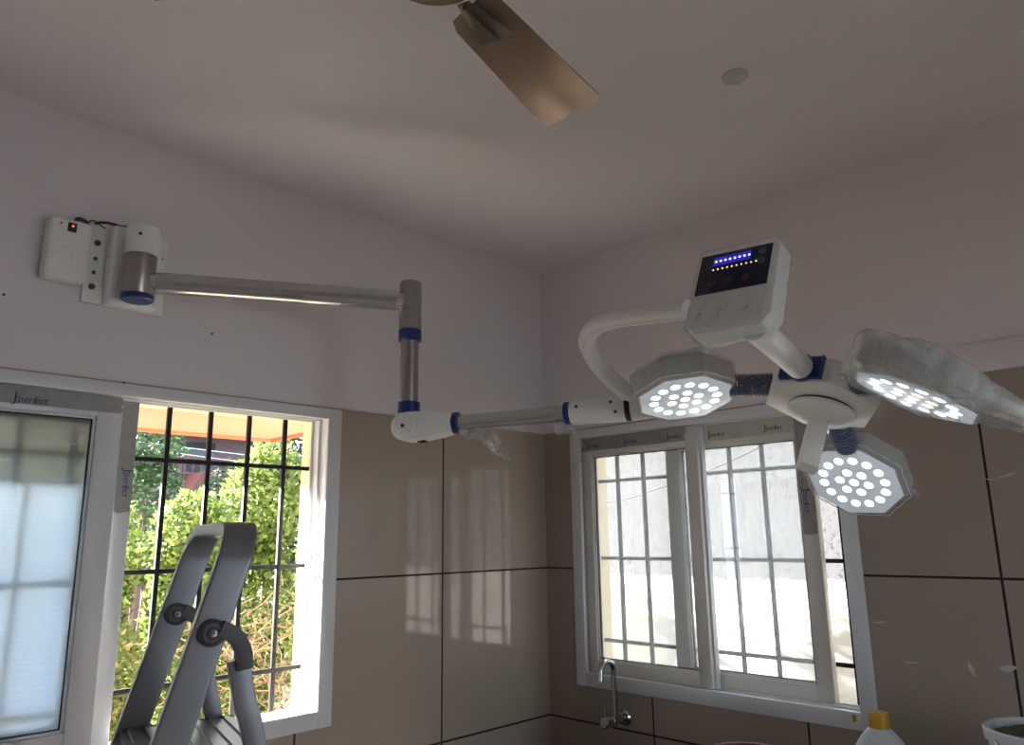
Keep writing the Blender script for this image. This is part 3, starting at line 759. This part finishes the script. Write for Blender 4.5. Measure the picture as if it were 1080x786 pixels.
# ================================================================== POWER BOX ON THE WALL
PB = root('power_supply_box', (-1.98, 0.010, 2.345), 'white plastic power supply box with a red-lit rocker switch, left of the lamp bracket', 'power supply')
box_o = obj('case', box(B(), (-2.040, -0.052, 2.345), (-1.932, 0.010, 2.520), .012, seg=4), M['white_enamel'], PB)
sw_ = obj('rocker_switch', box(B(), (-1.996, -0.056, 2.481), (-1.974, -0.051, 2.507), .0015), M['black'], PB, label='black rocker switch')
obj('pilot_light', lathe(B(), [(.0032, 0), (.0032, .001), (0, .0016)], (-1.984, -0.056, 2.497), V((0, -1, 0)), 10), M['red_glow'], sw_, label='red pilot light')
obj('indicator_hole', lathe(B(), [(.003, 0), (.003, .001), (0, .001)], (-2.013, -0.052, 2.500), V((0, -1, 0)), 10), M['black'], PB)
em = B()
tube(em, smoothline([V((-2.030, -.0525, 2.372)), V((-2.022, -.0525, 2.405)), V((-2.004, -.0525, 2.432)), V((-1.984, -.0525, 2.442))], 6), .0016, 6)
tube(em, smoothline([V((-2.006, -.0525, 2.376)), V((-2.000, -.0525, 2.402)), V((-1.990, -.0525, 2.420))], 6), .0014, 6)
tube(em, smoothline([V((-1.984, -.0525, 2.442)), V((-1.978, -.0525, 2.41)), V((-1.976, -.0525, 2.376))], 6), .0014, 6)
obj('moulded_emblem', em, M['white_enamel'], PB)
cb_ = B()
tube(cb_, smoothline([V((-1.974, -.030, 2.518)), V((-1.968, -.030, 2.533)), V((-1.950, -.030, 2.531)), V((-1.945, -.028, 2.526))], 5), .0055, 10)
tube(cb_, smoothline([V((-1.945, -.028, 2.527)), V((-1.930, -.034, 2.538)), V((-1.915, -.034, 2.531)), V((-1.895, -.030, 2.525))], 5), .0022, 8)
tube(cb_, smoothline([V((-1.925, -.034, 2.530)), V((-1.905, -.034, 2.539)), V((-1.885, -.032, 2.543)), V((-1.862, -.030, 2.543))], 5), .0042, 8)
tube(cb_, smoothline([V((-1.862, -.030, 2.543)), V((-1.848, -.040, 2.543)), V((-1.838, -.050, 2.541))], 5), .0015, 8)
obj('power_cable', cb_, M['black'], PB, label='short black cable to the bracket')

# screw holes drilled in the plaster
for x, z, lb in ((-1.545, 2.281, 'small dark drilled hole in the plaster under the chrome arm'), (-2.112, 2.285, 'small dark drilled hole in the plaster below and left of the power box')):
    tag(obj('wall_plug', lathe(B(), [(.0045, 0), (.004, .0012), (0, .0006)], (x, 0.0105, z), V((0, -1, 0)), 10), M['bolt'], base=(x, 0.0105, z)), lb, 'wall plug')

# ================================================================== CEILING CAP + FAN
tag(obj('ceiling_rosette', lathe(B(), [(.036, 0), (.036, -.004), (.031, -.008), (.028, -.006), (0, -.006)], (-.765, -1.442, ZC), seg=36), M['cap_grey'], base=(-.765, -1.442, ZC)),
    'small round grey cover plate on the bare ceiling', 'cover plate')
FC = V((-1.842, -1.463, 2.55))
FAN = root('ceiling_fan', (FC.x, FC.y, ZC), 'bronze ceiling fan, one blade and part of the hub in view', 'ceiling fan')
obj('motor_housing', lathe(B(), [(0, -.022), (.055, -.020), (.090, -.010), (.100, .004), (.102, .030), (.095, .055), (.060, .078), (.022, .088), (0, .088)], FC + V((0, 0, .012)), seg=48), M['fan'], FAN)
obj('down_rod', lathe(B(), [(.0125, .08), (.0125, ZC - FC.z - .01)], FC, seg=20), M['fan'], FAN)
obj('canopy', lathe(B(), [(.014, -.075), (.045, -.050), (.062, -.010), (.064, 0)], (FC.x, FC.y, ZC), seg=36), M['fan'], FAN)
for k in range(3):
    th = math.radians(13.7 + 120 * k); ex = V((math.cos(th), math.sin(th), 0)); ey = V((-math.sin(th), math.cos(th), 0)); ez = V((0, 0, 1))
    bl = B(); NS, NW = 16, 8; top = []; bot = []
    for i in range(NS + 1):
        t = i / NS; x = .108 + .402 * t
        hw = .046 + .0245 * t
        if t < .06: hw *= .80 + .20 * (t / .06) ** .5
        rt, rb = [], []
        for j in range(NW + 1):
            v = j / NW * 2 - 1
            xx = x + (.012 * (1 - v * v) - (.012 * max(0, abs(v) - .8) * 5)) * (t > .97)
            z = -.014 * v + .008 * (1 - v * v) * (.4 + .6 * t)
            p = FC + ex * xx + ey * (v * hw) + ez * z
            rt.append(bl.verts.new(p + ez * .0015)); rb.append(bl.verts.new(p - ez * .0015))
        top.append(rt); bot.append(rb)
    for i in range(NS):
        for j in range(NW):
            bl.faces.new((top[i][j], top[i + 1][j], top[i + 1][j + 1], top[i][j + 1])); bl.faces.new((bot[i][j], bot[i][j + 1], bot[i + 1][j + 1], bot[i + 1][j]))
    for i in range(NS):
        for j in (0, NW): bl.faces.new((top[i][j], top[i + 1][j], bot[i + 1][j], bot[i][j]))
    for i in (0, NS):
        for j in range(NW): bl.faces.new((top[i][j], top[i][j + 1], bot[i][j + 1], bot[i][j]))
    bo = obj('blade', bl, M['fan'], FAN)
    ir = B()
    prism(ir, [(.085, -.012), (.195, -.036), (.200, -.030), (.200, .030), (.195, .036), (.085, .012)], FC + ez * -.003, ex, ey, ez, -.006, -.003, .001)
    prism(ir, [(.09, -.004), (.195, -.004), (.195, .004), (.09, .004)], FC + ez * -.003, ex, ey, ez, -.014, -.005, .001)
    obj('blade_bracket', ir, M['fan_dark'], bo, label='dark blade iron')

# ================================================================== STEP LADDER
LH = V((-1.9436, -1.0205, 0)); ls = V((0.23960, 0.97087, 0)); lt_ = V((0.97087, -0.23960, 0)); SEP = 0.398
def lp(s, t, z): return LH + ls * s + lt_ * t + V((0, 0, z))
LAD = root('step_ladder', lp(.2, -.15, 0), 'aluminium folding step ladder with grey hinges standing before the open window', 'ladder')
k = .285
def rail_t(z): return -.003 + (z - 1.486) * k
hz = 1.655
loop = [lp(.0, rail_t(0.0), 0.0), lp(.0, rail_t(.7), .7), lp(0, rail_t(1.30), 1.30)] + arc_pts([lp(0, rail_t(1.42), 1.42), lp(0, rail_t(hz), hz), lp(SEP, rail_t(hz), hz), lp(SEP, rail_t(1.42), 1.42)], .07, 8) + [lp(SEP, rail_t(1.30), 1.30), lp(SEP, rail_t(.7), .7), lp(SEP, rail_t(0), 0)]
fr = obj('front_rails', tube(B(), loop, .02, 32, flat=(.028, .0115), ref=lt_), M['alu'], LAD, label='bent aluminium front rail and top hoop')
# rear legs, curving from the hinges
for s, nm in ((0.0, 'near'), (SEP, 'far')):
    pts = smoothline([lp(s, .046, 1.440), lp(s, .062, 1.37), lp(s, .082, 1.30), lp(s, .16, .95), lp(s, .26, .45), lp(s, .345, .0)], 6)
    obj('rear_leg', tube(B(), pts, .015, 16, flat=(.0175, .010), ref=lt_), M['alu'], LAD)
    out = -1
    hb_ = B()
    lathe(hb_, [(.021, 0), (.022, .003), (.022, .010), (.017, .014), (.015, .012), (.010, .012), (.008, .015), (0, .015)], lp(s, 0, 1.486) + ls * out * .010, ls * out, 32)
    tube(hb_, smoothline([lp(s, .012, 1.492) + ls * out * .018, lp(s, .034, 1.480) + ls * out * .018, lp(s, .050, 1.456) + ls * out * .016, lp(s, .056, 1.425) + ls * out * .012], 6), .02, 16, flat=(.0135, .0075), ref=lt_)
    hh = obj('hinge', hb_, M['grey_plastic'], LAD, label='dark grey plastic hinge')
    obj('rivet', lathe(B(), [(.006, 0), (.006, .003), (.003, .004), (.003, .001), (0, .001)], lp(s, 0, 1.486) + ls * out * .024, ls * out, 16), M['steel'], hh)
# treads: ribbed top platform and two lower steps
def tread(z, t0, t1, name):
    bm = B(); ax = (ls, lt_, V((0, 0, 1)))
    box(bm, (.012, t0, -.022), (SEP - .012, t1, 0), .003, axes=ax, c=lp(0, 0, z))
    n = 7
    for i in range(n):
        t = t0 + (t1 - t0) * (i + .5) / n
        box(bm, (.02, t - .0045, 0), (SEP - .02, t + .0045, .004), .0012, axes=ax, c=lp(0, 0, z))
    return obj(name, bm, M['alu'], LAD)
tread(1.272, rail_t(1.27) - .02, .125, 'platform')
for z in (1.0, .74, .48, .22): tread(z, rail_t(z) - .035, rail_t(z) + .045, 'step')
for s in (0, SEP):
    for t in (rail_t(0), .345): obj('rubber_foot', box(B(), (s - .016, t - .036, 0), (s + .016, t + .036, .035), .004, axes=(ls, lt_, V((0, 0, 1))), c=LH), M['grey_plastic'], LAD)

# ================================================================== COUNTER, TAP, BOTTLE, BUCKET, TUB
CT = root('kitchen_counter', (-.3, -1.6, 0), 'dark stone counter along the wall under the smaller window', 'counter')
ct = B(); box(ct, (-.58, -3.6, .735), (-.002, -.03, .775), .004)
obj('worktop', ct, M['stone'], CT)
for y in (-3.5, -2.2, -.12): obj('side_panel', box(B(), (-.54, y - .04, 0), (-.004, y + .04, .735), .002), M['paint'], CT)
ZT = .775
TAP = root('wall_tap', (0, -.392, .945), 'chrome swan-neck tap on the tiles below the smaller window', 'tap')
ty = -.392
obj('wall_flange', lathe(B(), [(.030, 0), (.030, .004), (.024, .012), (.014, .014)], (0, ty, .945), V((-1, 0, 0)), 32), M['tap'], TAP)
obj('valve_body', tube(B(), [V((-.006, ty, .945)), V((-.03, ty, .945)), V((-.034, ty, .945)), V((-.085, ty, .945)), V((-.09, ty, .945))], [.013, .013, .019, .019, .015], 24), M['tap'], TAP)
sp = B(); pts = [V((-.060, ty, .955)), V((-.060, ty, 1.03)), V((-.060, ty, 1.122))]
for i in range(1, 13):
    t = PI * i / 12 * .96; pts.append(V((-.060 - .040 + .040 * math.cos(t), ty, 1.122 + .040 * math.sin(t))))
pts.append(pts[-1] + V((-.002, 0, -.035)))
tube(sp, pts, [.013, .0115] + [.0105] * (len(pts) - 3) + [.0115], 20)
obj('spout', sp, M['tap'], TAP)
hk = obj('handle_knob', tube(B(), [V((-.090, ty, .945)), V((-.094, ty, .945)), V((-.130, ty, .945)), V((-.136, ty, .945))], [.018, .022, .021, .015], 24), M['tap'], TAP)
obj('lever', tube(B(), [V((-.118, ty, .962)), V((-.121, ty, 1.00))], [.0045, .0035], 10), M['tap'], hk)
# bottle
bx, by = -.262, -1.448
BT = root('plastic_bottle', (bx, by, ZT), 'milky plastic bottle with a bright yellow screw cap on the counter', 'bottle')
obj('body', lathe(B(), [(0, 0), (.074, 0), (.082, .006), (.083, .05), (.081, .06), (.083, .07), (.083, .24), (.078, .27), (.050, .315), (.029, .338), (.024, .342), (.022, .352)], (bx, by, ZT), seg=40), M['bottle'], BT)
cp = B(); NR = 48; prof = [(.0255, .338), (.0265, .340), (.0265, .375), (.0245, .380), (0, .381)]
lathe(cp, prof, (bx, by, ZT), seg=48)
for i, v in enumerate(cp.verts):
    d2 = V((v.co.x - bx, v.co.y - by, 0))
    if d2.length > .0262 and (int(round(math.atan2(d2.y, d2.x) / (2 * PI) * 48)) % 2): v.co -= d2 * .04
obj('screw_cap', cp, M['yellow'], BT, label='ribbed yellow screw cap')
# bucket of cement
kx, ky = -.250, -1.832
BK = root('bucket', (kx, ky, ZT), 'white plastic bucket of grey cement at the right end of the counter', 'bucket')
bh = .392
obj('pail', lathe(B(), [(0, 0), (.098, 0), (.102, .005), (.124, bh - .03), (.131, bh - .028), (.133, bh - .004), (.130, bh), (.124, bh), (.122, bh - .02), (.099, .012), (0, .010)], (kx, ky, ZT), seg=48), M['bucket'], BK)
cm = B(); lathe(cm, [(0, .0), (.03, .012), (.06, .004), (.09, .012), (.1195, .002), (.112, -.10), (0, -.10)], (kx, ky, ZT + bh - .022), seg=32)
for v in cm.verts: v.co.z += .008 * noise.noise(v.co * 30)
obj('cement', cm, M['cement'], BK, label='grey wet cement inside')
hdl = B(); tube(hdl, smoothline([V((kx - .10, ky + .088, ZT + bh - .02)), V((kx - .15, ky - .0, ZT + bh - .12)), V((kx - .02, ky - .18, ZT + bh - .13)), V((kx + .09, ky - .097, ZT + bh - .02))], 8), .0025, 8)
obj('bail_handle', hdl, M['steel'], BK)
# red tub
rc = seen(778, 783, 2.3); rx, ry, rz = rc.x - .085, rc.y - .085, rc.z
RT = root('red_tub', (rx, ry, ZT), 'dark red round plastic tub on the counter, only its rim showing', 'tub')
th_ = rz - ZT
obj('tub_wall', lathe(B(), [(0, 0), (.092, 0), (.097, .004), (.120, th_ - .010), (.130, th_ - .010), (.131, th_ - .002), (.127, th_), (.118, th_ - .002), (.094, .008), (0, .006)], (rx, ry, ZT), seg=44), M['red'], RT)

# ================================================================== OUTSIDE
def leaves(n, pos, size, rnd, up=0.5, long=1.9):
    vs, fs = [], []
    for i in range(n):
        p = pos(rnd)
        d = V((rnd.gauss(0, 1), rnd.gauss(0, 1), rnd.gauss(0, .6) + up)).normalized()
        w = d.cross(V((rnd.gauss(0, 1), rnd.gauss(0, 1), rnd.gauss(0, 1)))).normalized(); nn = w.cross(d)
        s = size * rnd.uniform(.6, 1.3); b = len(vs)
        vs += [p, p + d * s * long * .45 + w * s * .5 + nn * s * .12, p + d * s * long, p + d * s * long * .45 - w * s * .5 + nn * s * .12]
        fs += [(b, b + 1, b + 2), (b, b + 2, b + 3)]
    return vs, fs

def mesh_obj(name, vs, fs, m, parent):
    o0 = wloc(parent)
    me = bpy.data.meshes.new(name); me.from_pydata([v - o0 for v in vs], [], fs); me.materials.append(m); me.update()
    o = bpy.data.objects.new(name, me); COL.objects.link(o); o.parent = parent
    return o

def plant(name, base, blobs, n, size, m, label, cat, seed, stems=4, group=None, up=.5):
    rnd = random.Random(seed)
    r = root(name, base, label, cat, group)
    tot = sum(b[1][0] * b[1][1] * b[1][2] for b in blobs) ** 1
    def pos(rn):
        w = rn.random() * tot
        for c, rad in blobs:
            w -= rad[0] * rad[1] * rad[2]
            if w <= 0: break
        while True:
            q = V((rn.uniform(-1, 1), rn.uniform(-1, 1), rn.uniform(-1, 1)))
            if .35 < q.length < 1: break
        q = q.normalized() * q.length ** .5
        return V((c[0] + q.x * rad[0], c[1] + q.y * rad[1], c[2] + q.z * rad[2]))
    vs, fs = leaves(n, pos, size, rnd, up)
    mesh_obj('foliage', vs, fs, m, r)
    st = B()
    for i in range(stems):
        c, rad = blobs[i % len(blobs)]
        tp = V(c) + V((rnd.uniform(-.6, .6) * rad[0], rnd.uniform(-.6, .6) * rad[1], rnd.uniform(.2, .8) * rad[2]))
        b0 = V(base) + V((rnd.uniform(-.08, .08), rnd.uniform(-.08, .08), -.03))
        md = b0.lerp(tp, .5) + V((rnd.uniform(-.1, .1), rnd.uniform(-.1, .1), 0))
        tube(st, smoothline([b0, md, tp], 5), [.02 * size / .05 * (1 - j / 13) + .004 for j in range(11)], 7)
    obj('stem', st, M['bark'], r)
    return r

GZ = -0.40
gr = B(); box(gr, (-14, 0.21, GZ - .1), (30, 40, GZ)); box(gr, (0.21, -8, GZ - .1), (30, 0.21, GZ)); box(gr, (-14, -12, GZ - .1), (-4.6, 0.21, GZ)); box(gr, (-4.6, -12, GZ - .1), (0.21, -4.2, GZ))
obj('ground', gr, M['soil'], kind='structure', smooth=0)
obj('bounce_apron', box(box(B(), (-6.5, .205, GZ - .02), (1.29, 1.25, GZ + .02)), (.205, -4.4, GZ - .02), (1.29, .205, GZ + .02)), M['concrete'], kind='structure', smooth=0)  # pale apron added to bounce sunlight up into the room
# concrete sunshade over the left window
ch = B(); box(ch, (-3.2, .2, 2.100), (-.812, 1.0, 2.20), .004)
cho = obj('roof_sunshade', ch, M['soffit'], kind='structure')
fe = B(); box(fe, (-3.2, 1.0, 2.086), (-.800, 1.018, 2.215), .002); box(fe, (-.812, .2, 2.086), (-.795, 1.018, 2.215), .002)
obj('fascia', fe, M['fascia'], cho, label='terracotta painted edge')
obj('roof_slab', box(B(), (X0 - .5, Y0 - .5, 3.06), (.35, .35, 3.18)), M['cream'], kind='structure', smooth=0)
# boundary wall across the side passage
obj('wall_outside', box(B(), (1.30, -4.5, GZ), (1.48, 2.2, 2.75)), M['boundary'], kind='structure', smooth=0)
wy = B(); tube(wy, smoothline([V((.7, .75, 1.80)), V((.7, .178, 1.807)), V((.7, -.138, 1.865)), V((.7, -.415, 1.930)), V((.7, -.726, 2.034)), V((.7, -1.1, 2.20))], 8), .0035, 8)
tag(obj('hanging_cable', wy, M['wire'], base=(.7, 0, 1.8)), 'thin dark cable slanting across the view through the smaller window', 'cable')

# hedge shrubs close to the open window
hedge = 'sunlit shrubs outside the open window'
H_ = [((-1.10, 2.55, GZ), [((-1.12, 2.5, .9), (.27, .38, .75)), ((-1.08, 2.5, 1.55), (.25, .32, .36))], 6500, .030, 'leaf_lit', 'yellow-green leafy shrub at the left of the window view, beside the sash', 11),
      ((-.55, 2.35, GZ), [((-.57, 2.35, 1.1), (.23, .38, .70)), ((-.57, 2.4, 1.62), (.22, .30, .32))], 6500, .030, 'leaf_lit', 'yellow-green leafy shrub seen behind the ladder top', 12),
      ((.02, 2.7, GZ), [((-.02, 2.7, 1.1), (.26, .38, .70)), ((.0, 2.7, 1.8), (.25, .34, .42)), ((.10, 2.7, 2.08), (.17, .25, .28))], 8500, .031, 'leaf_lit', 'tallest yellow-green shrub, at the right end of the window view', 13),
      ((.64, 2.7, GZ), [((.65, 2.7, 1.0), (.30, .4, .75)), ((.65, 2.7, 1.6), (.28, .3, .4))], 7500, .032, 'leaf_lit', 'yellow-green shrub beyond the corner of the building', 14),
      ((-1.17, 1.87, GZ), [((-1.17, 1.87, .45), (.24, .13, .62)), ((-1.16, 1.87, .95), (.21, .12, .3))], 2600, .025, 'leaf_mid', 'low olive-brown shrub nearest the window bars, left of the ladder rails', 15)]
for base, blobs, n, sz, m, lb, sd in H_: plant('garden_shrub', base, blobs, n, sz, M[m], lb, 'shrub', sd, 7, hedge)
# dry creeper: tangle of bare twigs with brown leaves
DC = root('dry_creeper', (-.5, 1.58, GZ), 'tangled brown dry creeper twigs low in the window view', 'creeper')
rnd = random.Random(5); tw_ = B()
for i in range(420):
    p = V((-.52 + rnd.uniform(-.36, .42), 1.58 + rnd.uniform(-.12, .12), rnd.uniform(GZ, 1.28)))
    q = [p]; d = V((rnd.gauss(0, 1), rnd.gauss(0, .4), rnd.gauss(0, .8) + .3)).normalized()
    for j in range(4):
        d = (d + V((rnd.gauss(0, .5), rnd.gauss(0, .3), rnd.gauss(0, .5)))).normalized(); q.append(q[-1] + d * .07)
    tube(tw_, q, [.0038, .0034, .003, .0024, .0016], 5, cap=False)
obj('twigs', tw_, M['twig'], DC)
vs, fs = leaves(1500, lambda r: V((-.52 + r.uniform(-.38, .45), 1.58 + r.uniform(-.14, .14), r.uniform(GZ, 1.32))), .020, rnd, 0)
mesh_obj('dry_leaves', vs, fs, M['leaf_dry'], DC)
vs, fs = leaves(1100, lambda r: V((-.52 + r.uniform(-.38, .45), 1.60 + r.uniform(-.14, .14), r.uniform(GZ, 1.32))), .022, rnd, .3)
mesh_obj('green_leaves', vs, fs, M['leaf_mid'], DC)

# trees further off
bg = 'trees beyond the hedge'
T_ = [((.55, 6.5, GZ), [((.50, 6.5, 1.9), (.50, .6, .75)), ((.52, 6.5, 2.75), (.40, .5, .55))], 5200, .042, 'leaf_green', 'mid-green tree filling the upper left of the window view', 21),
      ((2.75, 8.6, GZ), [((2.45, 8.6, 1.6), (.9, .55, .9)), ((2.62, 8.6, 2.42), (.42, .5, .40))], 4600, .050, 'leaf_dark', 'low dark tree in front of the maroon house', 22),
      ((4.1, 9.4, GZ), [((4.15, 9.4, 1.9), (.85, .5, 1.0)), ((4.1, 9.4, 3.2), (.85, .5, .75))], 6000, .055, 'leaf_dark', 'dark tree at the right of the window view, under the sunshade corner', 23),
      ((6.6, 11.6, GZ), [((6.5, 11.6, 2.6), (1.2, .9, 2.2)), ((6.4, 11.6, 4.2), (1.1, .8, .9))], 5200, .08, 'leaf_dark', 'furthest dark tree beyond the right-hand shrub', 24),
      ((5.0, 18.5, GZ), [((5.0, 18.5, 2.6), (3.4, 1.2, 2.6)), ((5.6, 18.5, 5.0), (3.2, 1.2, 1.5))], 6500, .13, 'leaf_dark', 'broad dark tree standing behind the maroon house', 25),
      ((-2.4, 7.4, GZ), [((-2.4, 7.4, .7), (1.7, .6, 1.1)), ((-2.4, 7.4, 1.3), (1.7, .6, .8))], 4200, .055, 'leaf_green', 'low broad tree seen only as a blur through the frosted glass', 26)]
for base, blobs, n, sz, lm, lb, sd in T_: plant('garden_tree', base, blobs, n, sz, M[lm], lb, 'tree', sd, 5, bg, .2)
# house with a maroon balcony
hx, hy = 3.0, 12.2
HS = root('distant_house', (hx, hy, GZ), 'maroon and pink house with a balcony railing seen past the grille', 'house')
obj('house_wall', box(B(), (hx - 1.1, hy, GZ), (hx + 1.6, hy + 3, 4.6), .01), M['house'], HS)
obj('roof', prism(B(), [(-1.5, 0), (2.0, 0), (1.4, .7), (-.9, .7)], V((hx, hy - .3, 4.6)), V((1, 0, 0)), V((0, 0, 1)), V((0, 1, 0)), 0, 3.6), M['house_dark'], HS)
bal = B(); box(bal, (hx - 1.1, hy - .7, 2.50), (hx + 1.6, hy, 2.60), .005); box(bal, (hx - 1.1, hy - .72, 3.10), (hx + 1.6, hy - .68, 3.16)); box(bal, (hx - 1.1, hy - .72, 2.82), (hx + 1.6, hy - .69, 2.86))
for i in range(19): box(bal, (hx - 1.1 + i * .15, hy - .71, 2.6), (hx - 1.075 + i * .15, hy - .69, 3.1))
box(bal, (hx - 1.1, hy - .75, 3.62), (hx + 1.6, hy, 3.80), .005)
obj('balcony', bal, M['house_dark'], HS)
for x in (-.5, .5): obj('window', box(B(), (hx + x - .3, hy - .02, 2.7), (hx + x + .3, hy + .01, 3.5), .004), M['house_pane'], HS)
obj('lean_to_roof', prism(B(), [(-.1, 0), (1.5, 0), (1.3, .35), (.1, .35)], V((hx - .05, hy - 1.35, 2.48)), V((1, 0, 0)), V((0, 0, 1)), V((0, 1, 0)), 0, .9), M['roof'], HS, label='low red roof')
obj('lean_to_wall', box(B(), (hx + .0, hy - 1.3, GZ), (hx + 1.2, hy - .72, 2.48)), M['house'], HS)
# overhead cables
for i, (z0, z1, lb) in enumerate(((2.80, 2.77, 'upper of two pale overhead cables beyond the hedge'), (2.72, 2.66, 'lower of two pale overhead cables beyond the hedge'))):
    cbl = B(); tube(cbl, smoothline([V((-1.5, 7.2, z0 + .12)), V((.8, 7.4, z0 + .03)), V((3, 7.6, z1)), V((6, 7.9, z1 + .1))], 8), .0055, 6)
    tag(obj('hanging_power_line', cbl, M['wire_pale'], base=(0, 7.4, z0)), lb, 'cable', 'overhead cables')

# ================================================================== LIGHT
sun = bpy.data.lights.new('sun', 'SUN'); sun.energy = 36.0; sun.color = (1.0, 0.955, 0.885); sun.angle = math.radians(0.6)
so = bpy.data.objects.new('sun', sun); COL.objects.link(so)
to_sun = V((-0.32, 1.0, 0.32)).normalized()
so.rotation_euler = to_sun.to_track_quat('Z', 'Y').to_euler(); so.location = to_sun * 20
w = bpy.data.worlds.new('sky'); sc.world = w; w.use_nodes = True
bgn = w.node_tree.nodes['Background']; bgn.inputs['Color'].default_value = (0.74, 0.87, 1.0, 1); bgn.inputs['Strength'].default_value = 2.4
def portal(name, c, axes, sx, sy):
    L = bpy.data.lights.new(name, 'AREA'); L.shape = 'RECTANGLE'; L.size = sx; L.size_y = sy; L.cycles.is_portal = True
    o = bpy.data.objects.new(name, L); COL.objects.link(o)
    ex, ey, ez = axes
    o.matrix_world = Matrix.Translation(c) @ Matrix((ex, ey, ez)).transposed().to_4x4()
    return o
X, Y, Z = V((1, 0, 0)), V((0, 1, 0)), V((0, 0, 1))
portal('daylight_portal', V((-1.815, .21, 1.56)), (X, Z * -1, Y), 1.5, 1.05)
portal('daylight_portal', V((.21, -.753, 1.56)), (Y, Z, X), 1.2, 1.05)
portal('daylight_portal', V((-1.45, Y0 - .1, 1.5)), (X, Z, Y * -1), .9, 1.2)  # serves the opening added behind the camera

# ================================================================== CAMERA + VIEW
cam = bpy.data.cameras.new('camera'); cam.sensor_width = 36; cam.sensor_fit = 'HORIZONTAL'; cam.lens = FPX / 1080 * 36; cam.clip_start = .02; cam.clip_end = 200
co = bpy.data.objects.new('camera', cam); COL.objects.link(co)
co.matrix_world = Matrix.Translation(CAM) @ Matrix((CR, CU, -CF)).transposed().to_4x4()
sc.camera = co
vs_ = sc.view_settings
sc.display_settings.display_device = 'sRGB'
vs_.view_transform = 'Standard'; vs_.look = 'None'; vs_.gamma = 1.0; vs_.use_curve_mapping = False; vs_.exposure = 1.25
sc.cycles.use_denoising = True
sc.cycles.max_bounces = 14; sc.cycles.diffuse_bounces = 9; sc.cycles.transparent_max_bounces = 24; sc.cycles.transmission_bounces = 8
sc.cycles.sample_clamp_indirect = 8.0
sc.cycles.caustics_reflective = False
